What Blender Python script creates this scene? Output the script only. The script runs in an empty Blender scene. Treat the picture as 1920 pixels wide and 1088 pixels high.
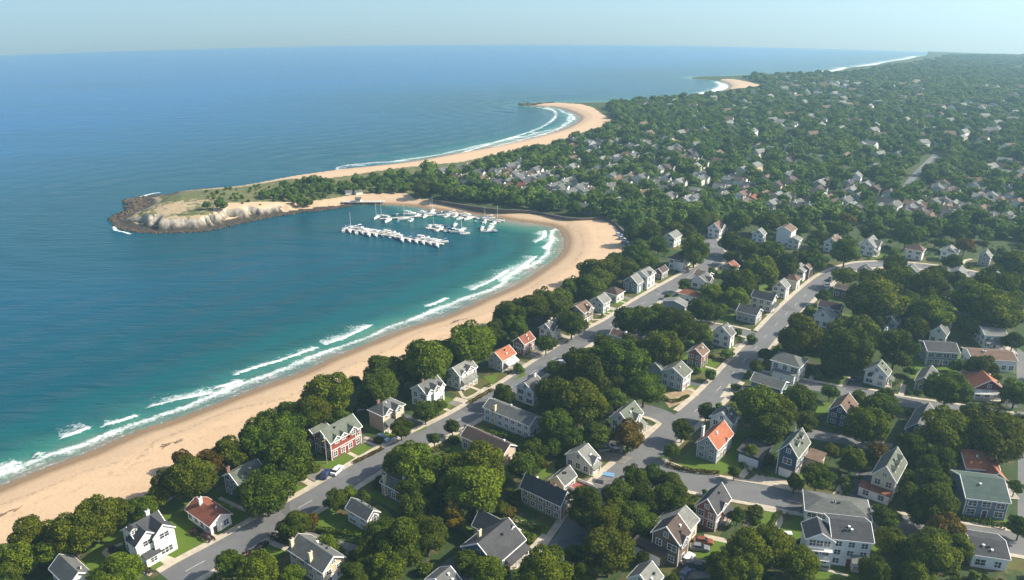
import bpy, math, random
import numpy as np
from mathutils import Vector

# ---------------------------------------------------------------- camera, sky, sun, exposure
F, H, R = 1450.0, 120.0, 50000.0           # focal length in photo pixels, height above the sea, radius of the earth's curve
DIP = math.acos(R / (R + H)); PITCH = math.atan((544 - 84) / F) + DIP
sc = bpy.context.scene
cd = bpy.data.cameras.new('camera'); cam = bpy.data.objects.new('camera', cd); sc.collection.objects.link(cam)
cam.location = (0, 0, H); cam.rotation_euler = (math.pi/2 - PITCH, 0, 0)
cd.sensor_width = 36; cd.lens = 36 * F / 1920; cd.clip_start = 1; cd.clip_end = 20000
sc.camera = cam
SUN_AZ, SUN_EL = math.radians(3), math.radians(37)   # azimuth from +X towards +Y
w = bpy.data.worlds.new('World'); sc.world = w; w.use_nodes = True
nt = w.node_tree; nt.nodes.clear()
tc = nt.nodes.new('ShaderNodeTexCoord'); va = nt.nodes.new('ShaderNodeVectorMath'); va.operation = 'ADD'; va.inputs[1].default_value = (0, 0, 0.10)
vn = nt.nodes.new('ShaderNodeVectorMath'); vn.operation = 'NORMALIZE'
sk = nt.nodes.new('ShaderNodeTexSky'); sk.sky_type = 'NISHITA'; sk.sun_disc = False
sk.sun_elevation = SUN_EL; sk.sun_rotation = math.pi/2 - SUN_AZ; sk.air_density = 1.0; sk.dust_density = 2.6; sk.ozone_density = 1.5
bg = nt.nodes.new('ShaderNodeBackground'); bg.inputs[1].default_value = 0.115
ow = nt.nodes.new('ShaderNodeOutputWorld')
L = nt.links.new
L(tc.outputs['Generated'], va.inputs[0]); L(va.outputs[0], vn.inputs[0]); L(vn.outputs[0], sk.inputs[0]); L(sk.outputs[0], bg.inputs[0]); L(bg.outputs[0], ow.inputs[0])
sd = bpy.data.lights.new('sun', 'SUN'); sd.energy = 5.0; sd.angle = math.radians(0.53); sd.color = (1.0, 0.92, 0.78)
so = bpy.data.objects.new('sun', sd); sc.collection.objects.link(so)
sdir = Vector((math.cos(SUN_EL)*math.cos(SUN_AZ), math.cos(SUN_EL)*math.sin(SUN_AZ), math.sin(SUN_EL)))
so.rotation_euler = sdir.to_track_quat('Z', 'Y').to_euler(); so.location = (300, 0, 400)
sc.view_settings.view_transform = 'Standard'; sc.view_settings.look = 'None'; sc.view_settings.gamma = 1; sc.view_settings.exposure = 0.82
sc.render.engine = 'CYCLES'
sc.cycles.max_bounces = 6; sc.cycles.diffuse_bounces = 2; sc.cycles.glossy_bounces = 2; sc.cycles.transmission_bounces = 2
sc.cycles.volume_bounces = 0; sc.cycles.transparent_max_bounces = 4

# ---------------------------------------------------------------- geometry of the place
cp, sp = math.cos(PITCH), math.sin(PITCH)
FW = np.array([0, cp, -sp]); UP = np.array([0, sp, cp]); RT = np.array([1., 0, 0]); CO = np.array([0, 0, H])
PLAT = 2.0
def G(u, v, z=PLAT):
    """The point of the ground, z metres above the sea, seen at (u, v) in the photograph."""
    D = FW*F + RT*(u-960) + UP*(544-v); D = D/np.linalg.norm(D)
    oc = CO - np.array([0, 0, -R]); b = oc@D; c = oc@oc - (R+z)**2; q = b*b - c
    if q < 0: q = 0
    return CO + D*(-b - math.sqrt(q))
def PX(p):
    d = np.asarray(p, float) - CO; z = d@FW
    return np.array([960 + F*(d@RT)/z, 544 - F*(d@UP)/z])
def zsea(x, y): return np.sqrt(R*R - np.asarray(x)**2 - np.asarray(y)**2) - R
def poly(pts, z=PLAT): return np.array([G(u, v, z)[:2] for u, v in pts])
def smooth(a, b, x):
    t = np.clip((x-a)/(b-a), 0, 1); return t*t*(3-2*t)
def inside(P, pg):
    x, y = P[:, 0], P[:, 1]; r = np.zeros(len(P), bool); n = len(pg)
    for i in range(n):
        x1, y1 = pg[i]; x2, y2 = pg[(i+1) % n]
        if y1 == y2: continue
        c = ((y1 > y) != (y2 > y)) & (x < (x2-x1)*(y-y1)/(y2-y1)+x1); r ^= c
    return r
def seg_dist(P, line):
    """distance to a polyline, side (+ on its left), metres along it"""
    best = np.full(len(P), 1e9); side = np.zeros(len(P)); al = np.zeros(len(P)); s0 = 0.
    for i in range(len(line)-1):
        a, b = line[i], line[i+1]; d = b-a; ln = math.hypot(*d)
        if ln < 1e-6: continue
        t = np.clip(((P[:, 0]-a[0])*d[0]+(P[:, 1]-a[1])*d[1])/ln**2, 0, 1)
        ex = P[:, 0]-a[0]-t*d[0]; ey = P[:, 1]-a[1]-t*d[1]; q = np.hypot(ex, ey); m = q < best
        best[m] = q[m]; side[m] = np.sign(d[0]*(P[m, 1]-a[1])-d[1]*(P[m, 0]-a[0])); al[m] = s0+t[m]*ln; s0 += ln
    return best, side, al
def vnoise(x, y, seed=0):
    x = np.asarray(x, float); y = np.asarray(y, float); xi = np.floor(x).astype(np.int64); yi = np.floor(y).astype(np.int64); fx = x-xi; fy = y-yi
    def h(a, b):
        n = (a*374761393 + b*668265263 + seed*974711) & 0xffffffff; n = ((n ^ (n >> 13))*1274126177) & 0xffffffff
        return ((n ^ (n >> 16)) & 0xffff)/65535.
    sx = fx*fx*(3-2*fx); sy = fy*fy*(3-2*fy)
    return (h(xi, yi)*(1-sx)+h(xi+1, yi)*sx)*(1-sy)+(h(xi, yi+1)*(1-sx)+h(xi+1, yi+1)*sx)*sy
def fbm(x, y, o=3, seed=0):
    return sum(vnoise(x*2**k, y*2**k, seed+k)*0.5**k for k in range(o))/sum(0.5**k for k in range(o))
def resample(line, step):
    out = [line[0]]
    for a, b in zip(line[:-1], line[1:]):
        n = max(1, int(math.hypot(*(b-a))/step))
        for k in range(1, n+1): out.append(a+(b-a)*k/n)
    return np.array(out)
def spline(pts, n=6):
    P = np.array(pts, float); Q = np.vstack([2*P[0]-P[1], P, 2*P[-1]-P[-2]]); out = []
    for i in range(1, len(Q)-2):
        p0, p1, p2, p3 = Q[i-1:i+3]
        for k in range(n):
            t = k/n; out.append(0.5*((2*p1)+(-p0+p2)*t+(2*p0-5*p1+4*p2-p3)*t*t+(-p0+3*p1-3*p2+p3)*t**3))
    out.append(P[-1]); return np.array(out)

bay = [(-520,1150),(-260,1020),(0,910),(85,876),(170,845),(255,808),(340,780),(480,727),(565,696),(621,670),(706,636),(763,614),(820,597),(876,574),(905,560),(964,535),(1015,503),(1047,478),(1056,455),(1049,434),(1029,424),(992,419),(954,413),(892,403),(829,397),(777,389),(735,386),(694,385),(656,385)]
south = [(656,385),(642,388),(600,394),(580,396),(505,407),(442,420),(405,429),(367,434),(317,437),(267,435),(235,430),(220,424),(215,411)]
north = [(215,411),(230,404),(245,398),(262,388),(250,381),(247,376),(270,371),(305,367),(330,360),(380,354),(442,349),(492,341),(555,329),(655,315)]
outer = [(655,315),(760,304),(851,288),(941,271),(1017,253),(1062,239),(1085,224),(1080,215),(1056,205),(1032,201),(992,199),(990,197),(1020,194),(1060,193),(1140,192),(1200,188),(1260,183),(1310,177),(1350,171),(1366,163),(1362,157),(1345,151),(1300,148),(1300,145),(1340,144),(1400,142),(1440,141),(1500,139),(1540,136),(1570,133),(1588,128),(1600,126),(1640,122),(1660,117),(1700,111),(1718,107),(1735,104.5)]
bayW, southW, northW, outerW = [spline(poly(q, 0), 5) for q in (bay, south, north, outer)]
endW = np.array([outerW[-1]*1.5 if np.linalg.norm(outerW[-1]) < 3500 else outerW[-1]])
coast = np.vstack([bayW, southW[1:], northW[1:], outerW[1:]])
e = coast[-1]; land_poly = np.vstack([coast, [e*1.35], [[9000, 5200], [9000, -500], [-140, -500], [-300, 60]]])
sand_bay = [(-520,1150),(-260,1020)] + bay[2:] + [(656,385),(650,373),(683,369),(725,368),(760,367),(778,378),(817,381),(871,391),(933,399),(969,403),(1026,411),(1072,416),(1130,418),(1152,430),(1168,444),(1177,457),(1172,475),(1150,488),(1118,504),(1095,520),(1078,534),(1046,550),(1020,566),(978,584),(950,607),(922,632),(850,657),(775,672),(745,690),(700,717),(668,728),(610,752),(575,770),(545,785),(495,828),(430,850),(335,905),(295,935),(225,962),(142,980),(75,1008),(15,1040),(-60,1080),(-260,1200)]
sand_out = [(470,345.5),(492,341),(555,329),(655,315),(760,304),(851,288),(941,271),(1017,253),(1062,239),(1085,224),(1080,215),(1056,205),(1032,201),(992,199),(1045,196),(1090,199),(1112,205),(1125,215),(1144,228),(1142,238),(1107,248),(1032,274),(941,292),(866,309),(760,319),(700,327),(655,335),(600,341),(555,341)]
sand_far = [(1350,171),(1366,163),(1362,157),(1350,150.5),(1375,151),(1402,156),(1428,163),(1400,167.5)]
sandsW = [poly(q, 0) for q in (sand_bay, sand_out, sand_far)]
south_sand = poly([(656,385),(600,394),(505,407),(442,420),(405,429),(400,410),(430,399),(530,389),(605,381),(652,373)], 0)
head_c = G(322, 408, 0)[:2]
def lift_at(P, dc=None, ins=None):
    """height of the land above the sea; negative out at sea"""
    P = np.atleast_2d(P)
    if dc is None: dc = seg_dist(P, coast)[0]; ins = inside(P, land_poly)
    z = np.where(ins, PLAT*smooth(0, 16, dc)+0.05, -0.4-0.1*dc)
    near = np.hypot(P[:, 0]-head_c[0], P[:, 1]-head_c[1]) < 120
    if near.any():
        Q = P[near]; ds, _, al = seg_dist(Q, southW); dn, _, _ = seg_dist(Q, northW)
        rd = np.hypot((Q[:, 0]-head_c[0])*0.8, Q[:, 1]-head_c[1])
        wgt = 1-smooth(14, 66, rd-6*fbm(Q[:, 0]/14, Q[:, 1]/14))
        jag = 8*np.abs(vnoise(al/5.5, al*0, 5)-0.5)*2+2.6*vnoise(Q[:, 0]/1.8, Q[:, 1]/1.8, 7)
        cl = smooth(2.2, 6.5, ds-jag+1.5)*smooth(3, 24, dn-jag*0.8)
        z[near] = np.where(ins[near], z[near]+4.3*wgt*cl+0.9*(fbm(Q[:, 0]/2.5, Q[:, 1]/2.5, 3, 3)-.3)*(1-smooth(4, 14, np.minimum(ds, dn)))*(rd < 70), z[near])
    return z
def ground(x, y):
    return float(zsea(x, y) + lift_at(np.array([[x, y]]))[0])

# ---------------------------------------------------------------- object helpers
col = sc.collection
def mesh_obj(name, me, parent=None, mats=(), loc=None):
    o = bpy.data.objects.new(name, me); col.objects.link(o)
    for m in mats:
        if m.name not in me.materials: me.materials.append(m)
    if parent is not None: o.parent = parent
    if loc is not None: o.location = loc
    return o
def tag(o, label=None, cat=None, group=None, kind=None):
    for k, v_ in (('label', label), ('category', cat), ('group', group), ('kind', kind)):
        if v_: o[k] = v_
    return o
def thing(name, label, cat, loc, rz=0, group=None):
    o = bpy.data.objects.new(name, None); col.objects.link(o); o.location = loc; o.rotation_euler = (0, 0, rz); o.empty_display_size = 0.5
    return tag(o, label, cat, group)
def np_mesh(name, V, Fq, attrs={}, smoothit=False):
    """mesh from arrays: V (n,3), Fq (m,4) quads; attrs name -> per vertex float array"""
    me = bpy.data.meshes.new(name); k = Fq.shape[1]
    me.vertices.add(len(V)); me.vertices.foreach_set('co', V.astype(np.float32).ravel())
    me.loops.add(Fq.size); me.loops.foreach_set('vertex_index', Fq.astype(np.int32).ravel())
    me.polygons.add(len(Fq)); me.polygons.foreach_set('loop_start', np.arange(0, Fq.size, k, dtype=np.int32))
    me.polygons.foreach_set('use_smooth', np.full(len(Fq), smoothit))
    for a, v in attrs.items():
        at = me.attributes.new(a, 'FLOAT', 'POINT'); at.data.foreach_set('value', v.astype(np.float32))
    me.update(calc_edges=True); return me
class MB:
    """collects faces with a material index, then becomes ONE mesh"""
    def __init__(s): s.v = []; s.f = []; s.m = []
    def face(s, pts, m=0):
        n = len(s.v); s.v += [tuple(map(float, p)) for p in pts]; s.f.append(tuple(range(n, n+len(pts)))); s.m.append(m); return s
    def box(s, x0, x1, y0, y1, z0, z1, m=0):
        a = [(x0,y0,z0),(x1,y0,z0),(x1,y1,z0),(x0,y1,z0),(x0,y0,z1),(x1,y0,z1),(x1,y1,z1),(x0,y1,z1)]
        return s.hexa(a, m)
    def hexa(s, a, m=0):
        n = len(s.v); s.v += a
        for q in ((0,3,2,1),(4,5,6,7),(0,1,5,4),(1,2,6,5),(2,3,7,6),(3,0,4,7)): s.f.append(tuple(n+i for i in q)); s.m.append(m)
        return s
    def extrude(s, prof, d0, d1, axis, m=0):
        """closed profile [(a,z)] extruded from d0 to d1 along axis 'x' or 'y'"""
        g = (lambda a, z, d: (d, a, z)) if axis == 'x' else (lambda a, z, d: (a, d, z))
        n = len(s.v); k = len(prof)
        s.v += [g(a, z, d0) for a, z in prof] + [g(a, z, d1) for a, z in prof]
        for i in range(k): j = (i+1) % k; s.f.append((n+i, n+j, n+k+j, n+k+i)); s.m.append(m)
        s.f.append(tuple(n+i for i in range(k))[::-1]); s.f.append(tuple(n+k+i for i in range(k))); s.m += [m, m]
        return s
    def tube(s, p, q, r0, r1, k=6, m=0):
        p = Vector(p); q = Vector(q); d = (q-p).normalized(); a = d.orthogonal().normalized(); b = d.cross(a); n = len(s.v)
        for c, r in ((p, r0), (q, r1)):
            for i in range(k):
                t = 2*math.pi*i/k; s.v.append(tuple(c+a*r*math.cos(t)+b*r*math.sin(t)))
        for i in range(k): j = (i+1) % k; s.f.append((n+i, n+j, n+k+j, n+k+i)); s.m.append(m)
        s.f.append(tuple(n+i for i in range(k))[::-1]); s.f.append(tuple(n+k+i for i in range(k))); s.m += [m, m]; return s
    def mesh(s, name, mats):
        me = bpy.data.meshes.new(name); me.from_pydata(s.v, [], s.f)
        for m in mats: me.materials.append(m)
        me.polygons.foreach_set('material_index', s.m)
        import bmesh
        bm = bmesh.new(); bm.from_mesh(me); bmesh.ops.recalc_face_normals(bm, faces=bm.faces); bm.to_mesh(me); bm.free()
        return me
    def build(s, name, mats, parent=None, loc=None): return mesh_obj(name, s.mesh(name, mats if isinstance(mats, (list, tuple)) else [mats]), parent, (), loc)

# ---------------------------------------------------------------- materials
def nodes(name):
    m = bpy.data.materials.new(name); m.use_nodes = True; return m, m.node_tree.nodes, m.node_tree.links.new, m.node_tree.nodes['Principled BSDF']
def mix(N, Lk, a, b, fac):
    n = N.new('ShaderNodeMix'); n.data_type = 'RGBA'
    for s, v in ((n.inputs[6], a), (n.inputs[7], b)):
        if isinstance(v, tuple): s.default_value = (*v, 1) if len(v) == 3 else v
        else: Lk(v, s)
    if isinstance(fac, (int, float)): n.inputs[0].default_value = fac
    else: Lk(fac, n.inputs[0])
    return n.outputs[2]
def noise(N, Lk, scale, det=3, rough=.5, vec=None, obj=True, dist=0):
    n = N.new('ShaderNodeTexNoise'); n.inputs['Scale'].default_value = scale; n.inputs['Detail'].default_value = det; n.inputs['Roughness'].default_value = rough; n.inputs['Distortion'].default_value = dist
    if vec is None:
        t = N.new('ShaderNodeTexCoord'); vec = t.outputs['Object']
    Lk(vec, n.inputs['Vector']); return n.outputs['Fac']
def ramp(N, Lk, fac, stops):
    n = N.new('ShaderNodeValToRGB'); Lk(fac, n.inputs[0]); el = n.color_ramp.elements
    while len(el) < len(stops): el.new(0.5)
    for e_, (p, c) in zip(el, stops): e_.position = p; e_.color = (*c, 1) if isinstance(c, tuple) else (c, c, c, 1)
    return n.outputs[0]
def mth(N, Lk, op, a, b=0., clamp=False):
    n = N.new('ShaderNodeMath'); n.operation = op; n.use_clamp = clamp
    for s, v in ((n.inputs[0], a), (n.inputs[1], b)):
        if isinstance(v, (int, float)): s.default_value = v
        else: Lk(v, s)
    return n.outputs[0]
def attr(N, name):
    n = N.new('ShaderNodeAttribute'); n.attribute_name = name; return n.outputs['Fac']
def geo(N): return N.new('ShaderNodeNewGeometry').outputs['Position']
def bump(N, Lk, h, strength, dist, B):
    n = N.new('ShaderNodeBump'); n.inputs['Strength'].default_value = strength; n.inputs['Distance'].default_value = dist; Lk(h, n.inputs['Height']); Lk(n.outputs[0], B.inputs['Normal']); return n
MATS = {}
def plain(name, rgb, rough=.7, var=.25, scale=1.5, metal=0, spec=.4, bumps=0):
    if name in MATS: return MATS[name]
    m, N, Lk, B = nodes(name)
    f = noise(N, Lk, scale, 4, .6, geo(N))
    d = tuple(c*(1-var) for c in rgb); l = tuple(min(1, c*(1+var)) for c in rgb)
    Lk(ramp(N, Lk, f, [(.3, d), (.7, l)]), B.inputs['Base Color']); B.inputs['Roughness'].default_value = rough; B.inputs['Metallic'].default_value = metal; B.inputs['Specular IOR Level'].default_value = spec
    if bumps: bump(N, Lk, f, bumps, .05, B)
    MATS[name] = m; return m
# ---------------------------------------------------------------- sea, beach, ground: one polar grid round the place
def land_mat():
    m, N, Lk, B = nodes('land'); P = geo(N)
    n1 = noise(N, Lk, .035, 5, .6, P); n2 = noise(N, Lk, .35, 5, .65, P); n3 = noise(N, Lk, 2.2, 4, .7, P)
    grass = mix(N, Lk, (.018, .038, .008), (.045, .075, .016), n2)
    dirt = mix(N, Lk, (.06, .042, .022), (.13, .095, .055), n3)
    g2 = mix(N, Lk, grass, dirt, ramp(N, Lk, n2, [(.52, 0.), (.66, 1.)]))
    wild = mix(N, Lk, (.05, .075, .018), (.15, .14, .055), ramp(N, Lk, n2, [(.35, 0.), (.62, 1.)]))
    c = mix(N, Lk, g2, wild, attr(N, 'wild'))
    bare = mix(N, Lk, (.26, .20, .12), (.40, .31, .19), n2)
    edge = mth(N, Lk, 'ADD', attr(N, 'bare'), mth(N, Lk, 'MULTIPLY', mth(N, Lk, 'SUBTRACT', n2, .5), 1.6))
    c = mix(N, Lk, c, bare, ramp(N, Lk, edge, [(.42, 0.), (.58, 1.)]))
    mp = N.new('ShaderNodeMapping'); mp.inputs['Rotation'].default_value = (0, 0, -.65); mp.inputs['Scale'].default_value = (1, 5, 1); Lk(P, mp.inputs[0])
    ns = noise(N, Lk, .05, 6, .6, mp.outputs[0]); nf = noise(N, Lk, .9, 4, .7, P)
    sand = mix(N, Lk, (.41, .29, .18), (.52, .375, .24), ns)
    sand = mix(N, Lk, sand, (.40, .27, .145), ramp(N, Lk, nf, [(.56, 0.), (.75, .55)]))
    sand = mix(N, Lk, sand, (.22, .16, .09), mth(N, Lk, 'MULTIPLY', attr(N, 'tide'), ramp(N, Lk, nf, [(.45, 0.), (.6, .8)])))
    wet = mix(N, Lk, (.17, .115, .06), (.25, .17, .095), ns)
    wf = mth(N, Lk, 'ADD', attr(N, 'wet'), mth(N, Lk, 'MULTIPLY', mth(N, Lk, 'SUBTRACT', ns, .5), .5))
    wm = ramp(N, Lk, wf, [(.15, 0.), (.65, 1.)])
    sand = mix(N, Lk, sand, wet, wm)
    sf = ramp(N, Lk, mth(N, Lk, 'ADD', attr(N, 'sand'), mth(N, Lk, 'MULTIPLY', mth(N, Lk, 'SUBTRACT', n2, .5), .7)), [(.4, 0.), (.6, 1.)])
    c = mix(N, Lk, c, sand, sf)
    mr = N.new('ShaderNodeMapping'); mr.inputs['Scale'].default_value = (1, 1, .35); Lk(P, mr.inputs[0])
    rn = noise(N, Lk, .55, 6, .7, mr.outputs[0])
    rock = mix(N, Lk, (.15, .13, .105), (.44, .39, .31), ramp(N, Lk, rn, [(.32, 0.), (.62, 1.)]))
    low = mix(N, Lk, (.018, .016, .013), (.075, .06, .042), n3)
    rock = mix(N, Lk, low, rock, attr(N, 'high'))
    c = mix(N, Lk, c, rock, ramp(N, Lk, mth(N, Lk, 'ADD', attr(N, 'rock'), mth(N, Lk, 'MULTIPLY', mth(N, Lk, 'SUBTRACT', n2, .5), .5)), [(.4, 0.), (.6, 1.)]))
    Lk(c, B.inputs['Base Color']); B.inputs['Specular IOR Level'].default_value = .25
    Lk(ramp(N, Lk, mth(N, Lk, 'MULTIPLY', attr(N, 'wet'), sf), [(.5, .9), (.95, .35)]), B.inputs['Roughness'])
    bump(N, Lk, mth(N, Lk, 'ADD', nf, rn), .5, .25, B); return m
def sea_mat():
    m, N, Lk, B = nodes('sea_water'); P = geo(N); sd_ = attr(N, 'shore')
    mp = N.new('ShaderNodeMapping'); mp.inputs['Rotation'].default_value = (0, 0, -.62); mp.inputs['Scale'].default_value = (.22, 1, 1); Lk(P, mp.inputs[0])
    big = noise(N, Lk, .012, 4, .6, mp.outputs[0]); mid = noise(N, Lk, .07, 4, .55, mp.outputs[0], dist=.4)
    s2 = mth(N, Lk, 'ADD', sd_, mth(N, Lk, 'MULTIPLY', mth(N, Lk, 'SUBTRACT', mid, .5), 16.))
    k = mth(N, Lk, 'DIVIDE', s2, 400.)
    c = ramp(N, Lk, k, [(0., (.21, .195, .15)), (.010, (.11, .19, .14)), (.025, (.032, .145, .112)), (.05, (.006, .085, .084)), (.11, (.002, .058, .078)), (.25, (.0015, .062, .100)), (.7, (.0005, .085, .19)), (1., (.0003, .09, .235))])
    c = mix(N, Lk, c, (.001, .055, .10), mth(N, Lk, 'MULTIPLY', ramp(N, Lk, big, [(.4, 0.), (.65, 1.)]), .35))
    # foam: lace of noise gated by the foam attribute
    fa = attr(N, 'foam'); f1 = noise(N, Lk, 1.1, 6, .72, P); f2 = noise(N, Lk, .28, 3, .6, mp.outputs[0])
    lace = mth(N, Lk, 'ADD', mth(N, Lk, 'MULTIPLY', f1, .65), mth(N, Lk, 'MULTIPLY', f2, .35))
    fm = ramp(N, Lk, mth(N, Lk, 'ADD', fa, mth(N, Lk, 'MULTIPLY', mth(N, Lk, 'SUBTRACT', lace, .5), 2.2)), [(.48, 0.), (1., 1.)])
    c = mix(N, Lk, c, (.66, .69, .68), fm)
    Lk(c, B.inputs['Base Color']); B.inputs['IOR'].default_value = 1.333; B.inputs['Specular IOR Level'].default_value = .2
    Lk(ramp(N, Lk, fm, [(0., .16), (1., .9)]), B.inputs['Roughness'])
    w1 = noise(N, Lk, .35, 5, .6, mp.outputs[0], dist=.6); w2 = noise(N, Lk, 1.4, 3, .6, P)
    sw = N.new('ShaderNodeMath'); sw.operation = 'SINE'; Lk(mth(N, Lk, 'MULTIPLY', s2, .33), sw.inputs[0])
    h = mth(N, Lk, 'ADD', mth(N, Lk, 'MULTIPLY', w1, 1.6), mth(N, Lk, 'MULTIPLY', w2, .35))
    h = mth(N, Lk, 'ADD', h, mth(N, Lk, 'MULTIPLY', mth(N, Lk, 'MULTIPLY', sw.outputs[0], ramp(N, Lk, mth(N, Lk, 'DIVIDE', sd_, 220.), [(0., .0), (.05, 1.), (.4, .5), (1., .15)])), .75))
    h = mth(N, Lk, 'ADD', h, mth(N, Lk, 'MULTIPLY', mid, 2.5))
    bump(N, Lk, h, .6, 1., B); return m
breakers = [ # (points along the crest, wash width m, strength)
 ([(-60,905),(0,883),(35,869)],7,1.0), ([(116,824),(145,814),(171,803)],8,1.1), ([(195,800),(225,793),(260,781)],4,.95), ([(65,857),(79,852)],2,.7),
 ([(280,765),(320,757),(385,741)],8,.85), ([(402,731),(425,725),(455,715)],4,.9), ([(440,705),(480,692),(535,676),(596,653)],5,1.), ([(610,648),(650,634),(697,611)],7,1.1),
 ([(800,576),(820,570),(841,560)],4,1.1), ([(886,545),(920,530),(955,507)],7,.95), ([(940,528),(975,506),(1008,481)],9,.95), ([(1006,455),(1020,446),(1024,433)],7,1.), ([(1022,466),(1034,455),(1038,443)],5,1.),
 ([(840,296),(930,268),(1010,243),(1042,222),(1040,208),(1010,201)],6,.62),([(900,283),(980,263),(1040,246),(1075,226),(1070,212)],5,.45),
 ([(250,375),(285,365),(300,362)],5,.8),([(210,425),(216,434),(240,439)],3,.5),
 ([(1318,175),(1345,168),(1356,160),(1345,153)],16,1.),([(1300,178),(1336,173),(1362,165),(1360,157)],14,.9),
 ([(1500,139.5),(1545,136),(1575,131),(1586,127)],30,.9),([(1610,125),(1650,119.5),(1700,111),(1720,105.5)],40,.9)]
na = 640; A = np.radians(np.linspace(137, 43, na)); rr = np.geomspace(66, 4600, 1120); nr = len(rr)
rg, ag = np.meshgrid(rr, A, indexing='ij'); X = (rg*np.cos(ag)).ravel(); Y = (rg*np.sin(ag)).ravel(); P2 = np.column_stack([X, Y])
dB, _, _ = seg_dist(P2, bayW); dO, _, _ = seg_dist(P2, outerW); ds_, _, _ = seg_dist(P2, southW); dn_, _, _ = seg_dist(P2, northW)
dc = np.minimum(np.minimum(dB, dO), np.minimum(ds_, dn_)); ins = inside(P2, land_poly); zs = zsea(X, Y)
idx = np.arange(nr*na).reshape(nr, na); Fall = np.stack([idx[:-1, :-1], idx[:-1, 1:], idx[1:, 1:], idx[1:, :-1]], -1).reshape(-1, 4)[:, ::-1]
def submesh(mask_f, Z, attrs, name, mat_, kind='structure', lab=None):
    Fq = Fall[mask_f]; used, inv = np.unique(Fq, return_inverse=True)
    me = np_mesh(name, np.column_stack([X, Y, Z])[used], inv.reshape(-1, 4), {k: v[used] for k, v in attrs.items()}, True)
    o = mesh_obj(name, me, None, [mat_]); return tag(o, lab, None, None, kind)
foam = np.zeros(len(X)); nz = fbm(X/5, Y/5, 3, 11); nz2 = fbm(X/22, Y/22, 2, 17)
wash = np.where(dB < dO, np.where(np.hypot(X, Y) < 400, 6.0, 5), 10.)*(0.3+1.3*nz2)
dsand = np.full(len(X), 1e9)
sandline = poly(bay[:20], 0); sl2 = poly(outer[:10], 0)
d1, _, _ = seg_dist(P2, sandline); d2, _, _ = seg_dist(P2, sl2); dsand = np.minimum(d1, d2)
foam = np.where(dsand < wash*1.05, .40*smooth(.8, 2.4, dsand)+.36*np.exp(-((dsand-wash*.82)/1.1)**2)+.2*np.exp(-(dsand/.5)**2)+.14, foam)
foam = np.maximum(foam, .42*np.exp(-np.clip(dsand-wash, 0, 99)/3.5)*(dsand > wash))
foam = np.maximum(foam, .5*np.exp(-dc/2.0))
far = dO < 30; foam = np.where(far & (np.hypot(X, Y) > 1500), np.maximum(foam, .75*np.exp(-dO/14)), foam)
crestz = np.zeros(len(X))
for pts, wd, st in breakers:
    ln = spline(poly(pts, 0), 4); bb = (P2[:, 0] > ln[:, 0].min()-60) & (P2[:, 0] < ln[:, 0].max()+60) & (P2[:, 1] > ln[:, 1].min()-60) & (P2[:, 1] < ln[:, 1].max()+60); d = np.full(len(X), 1e9); s = np.zeros(len(X)); al = np.zeros(len(X)); d[bb], s[bb], al[bb] = seg_dist(P2[bb], ln); tot = np.hypot(*np.diff(ln, axis=0).T).sum()
    t = np.clip(al/tot, 0, 1); env = np.clip(np.minimum(t, 1-t)*5, 0, 1)**.5
    scl = max(.7, np.hypot(*ln[0])/420)
    wob = d+ .6*(nz-.5)
    off = np.where(s > 0, wob, 9.)          # seaward side: the wash left behind the crest
    f = np.where(s > 0, .74*np.exp(-(wob/(wd*(.6+.9*nz)))**2), 0)+st*1.15*np.exp(-(wob/(.95*scl))**2)*(0.25+.75*env)
    f *= (d < 60)*np.where((t <= 0) | (t >= 1), np.exp(-(d/2.)**2), 1)
    foam = np.maximum(foam, f); crestz = np.maximum(crestz, .7*env*np.exp(-(d/1.6)**2)*(np.hypot(*ln[0]) < 700))
lift = lift_at(P2, dc, ins)
zl = zs+lift+np.where(ins & (dc > 16), .06*(fbm(X/9, Y/9, 2, 4)-1), 0)
seaf = ~(ins[Fall].all(1) & (dc[Fall].min(1) > 3))
submesh(seaf, zs+crestz, {'shore': np.minimum(np.minimum(dB, dO)+0, np.minimum(ds_, dn_)+34)+30*np.exp(-(np.minimum(ds_, dn_)/25)**2), 'foam': foam}, 'sea', sea_mat(), lab='blue-green sea with small waves breaking on the beach')
sand = np.zeros(len(X)); 
for s_ in sandsW: sand = np.maximum(sand, inside(P2, s_).astype(float))
sand = np.maximum(sand, (dsand < 12)*1.)
sS = inside(P2, south_sand); wet = np.exp(-(np.where(ins, np.minimum(dB, dO), 0)/5.2)**2)
hd = np.hypot(X-head_c[0], Y-head_c[1])
rock = np.where((hd < 75), 1-smooth(1.0, 3.5, lift*0+np.minimum(ds_, dn_*.7)-5*(hd < 60)), 0)
gy, gx = np.gradient(lift.reshape(nr, na)); slope = np.hypot(gy/np.gradient(rg, axis=0), gx/(rg*abs(A[1]-A[0]))).ravel()
rock = np.maximum(rock*(slope*0+1), (slope > .55)*(hd < 90)*1.)
rock = np.maximum(rock, (ds_ < 4.2)*(ins)*1.*(dB > 8)); rock = np.maximum(rock, ((dn_ < 4.)*(hd < 60))*1.)
sand = np.maximum(sand, (sS & (ds_ > 2.5))*1.)
head_zone = poly([(200,440),(215,380),(330,352),(560,330),(650,330),(780,325),(790,368),(650,372),(400,436)], 0)
wild = inside(P2, head_zone)*1.; bare = np.where(hd < 95, 1.0-hd/34-1.2*(nz2-.5), 0)*wild
bare = np.maximum(bare, wild*(dn_ < 13)*.66); bare = np.maximum(bare, wild*(ds_ < 11)*.62)
wild = np.maximum(wild, inside(P2, poly([(655,332),(760,318),(866,308),(941,291),(1040,272),(1000,290),(900,315),(800,332),(655,350)], 0))*.8)
tidal = np.exp(-((dB-11-9*(nz2-.5)*2)/.7)**2)+.6*np.exp(-((dB-16-7*nz)/.5)**2)
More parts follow.
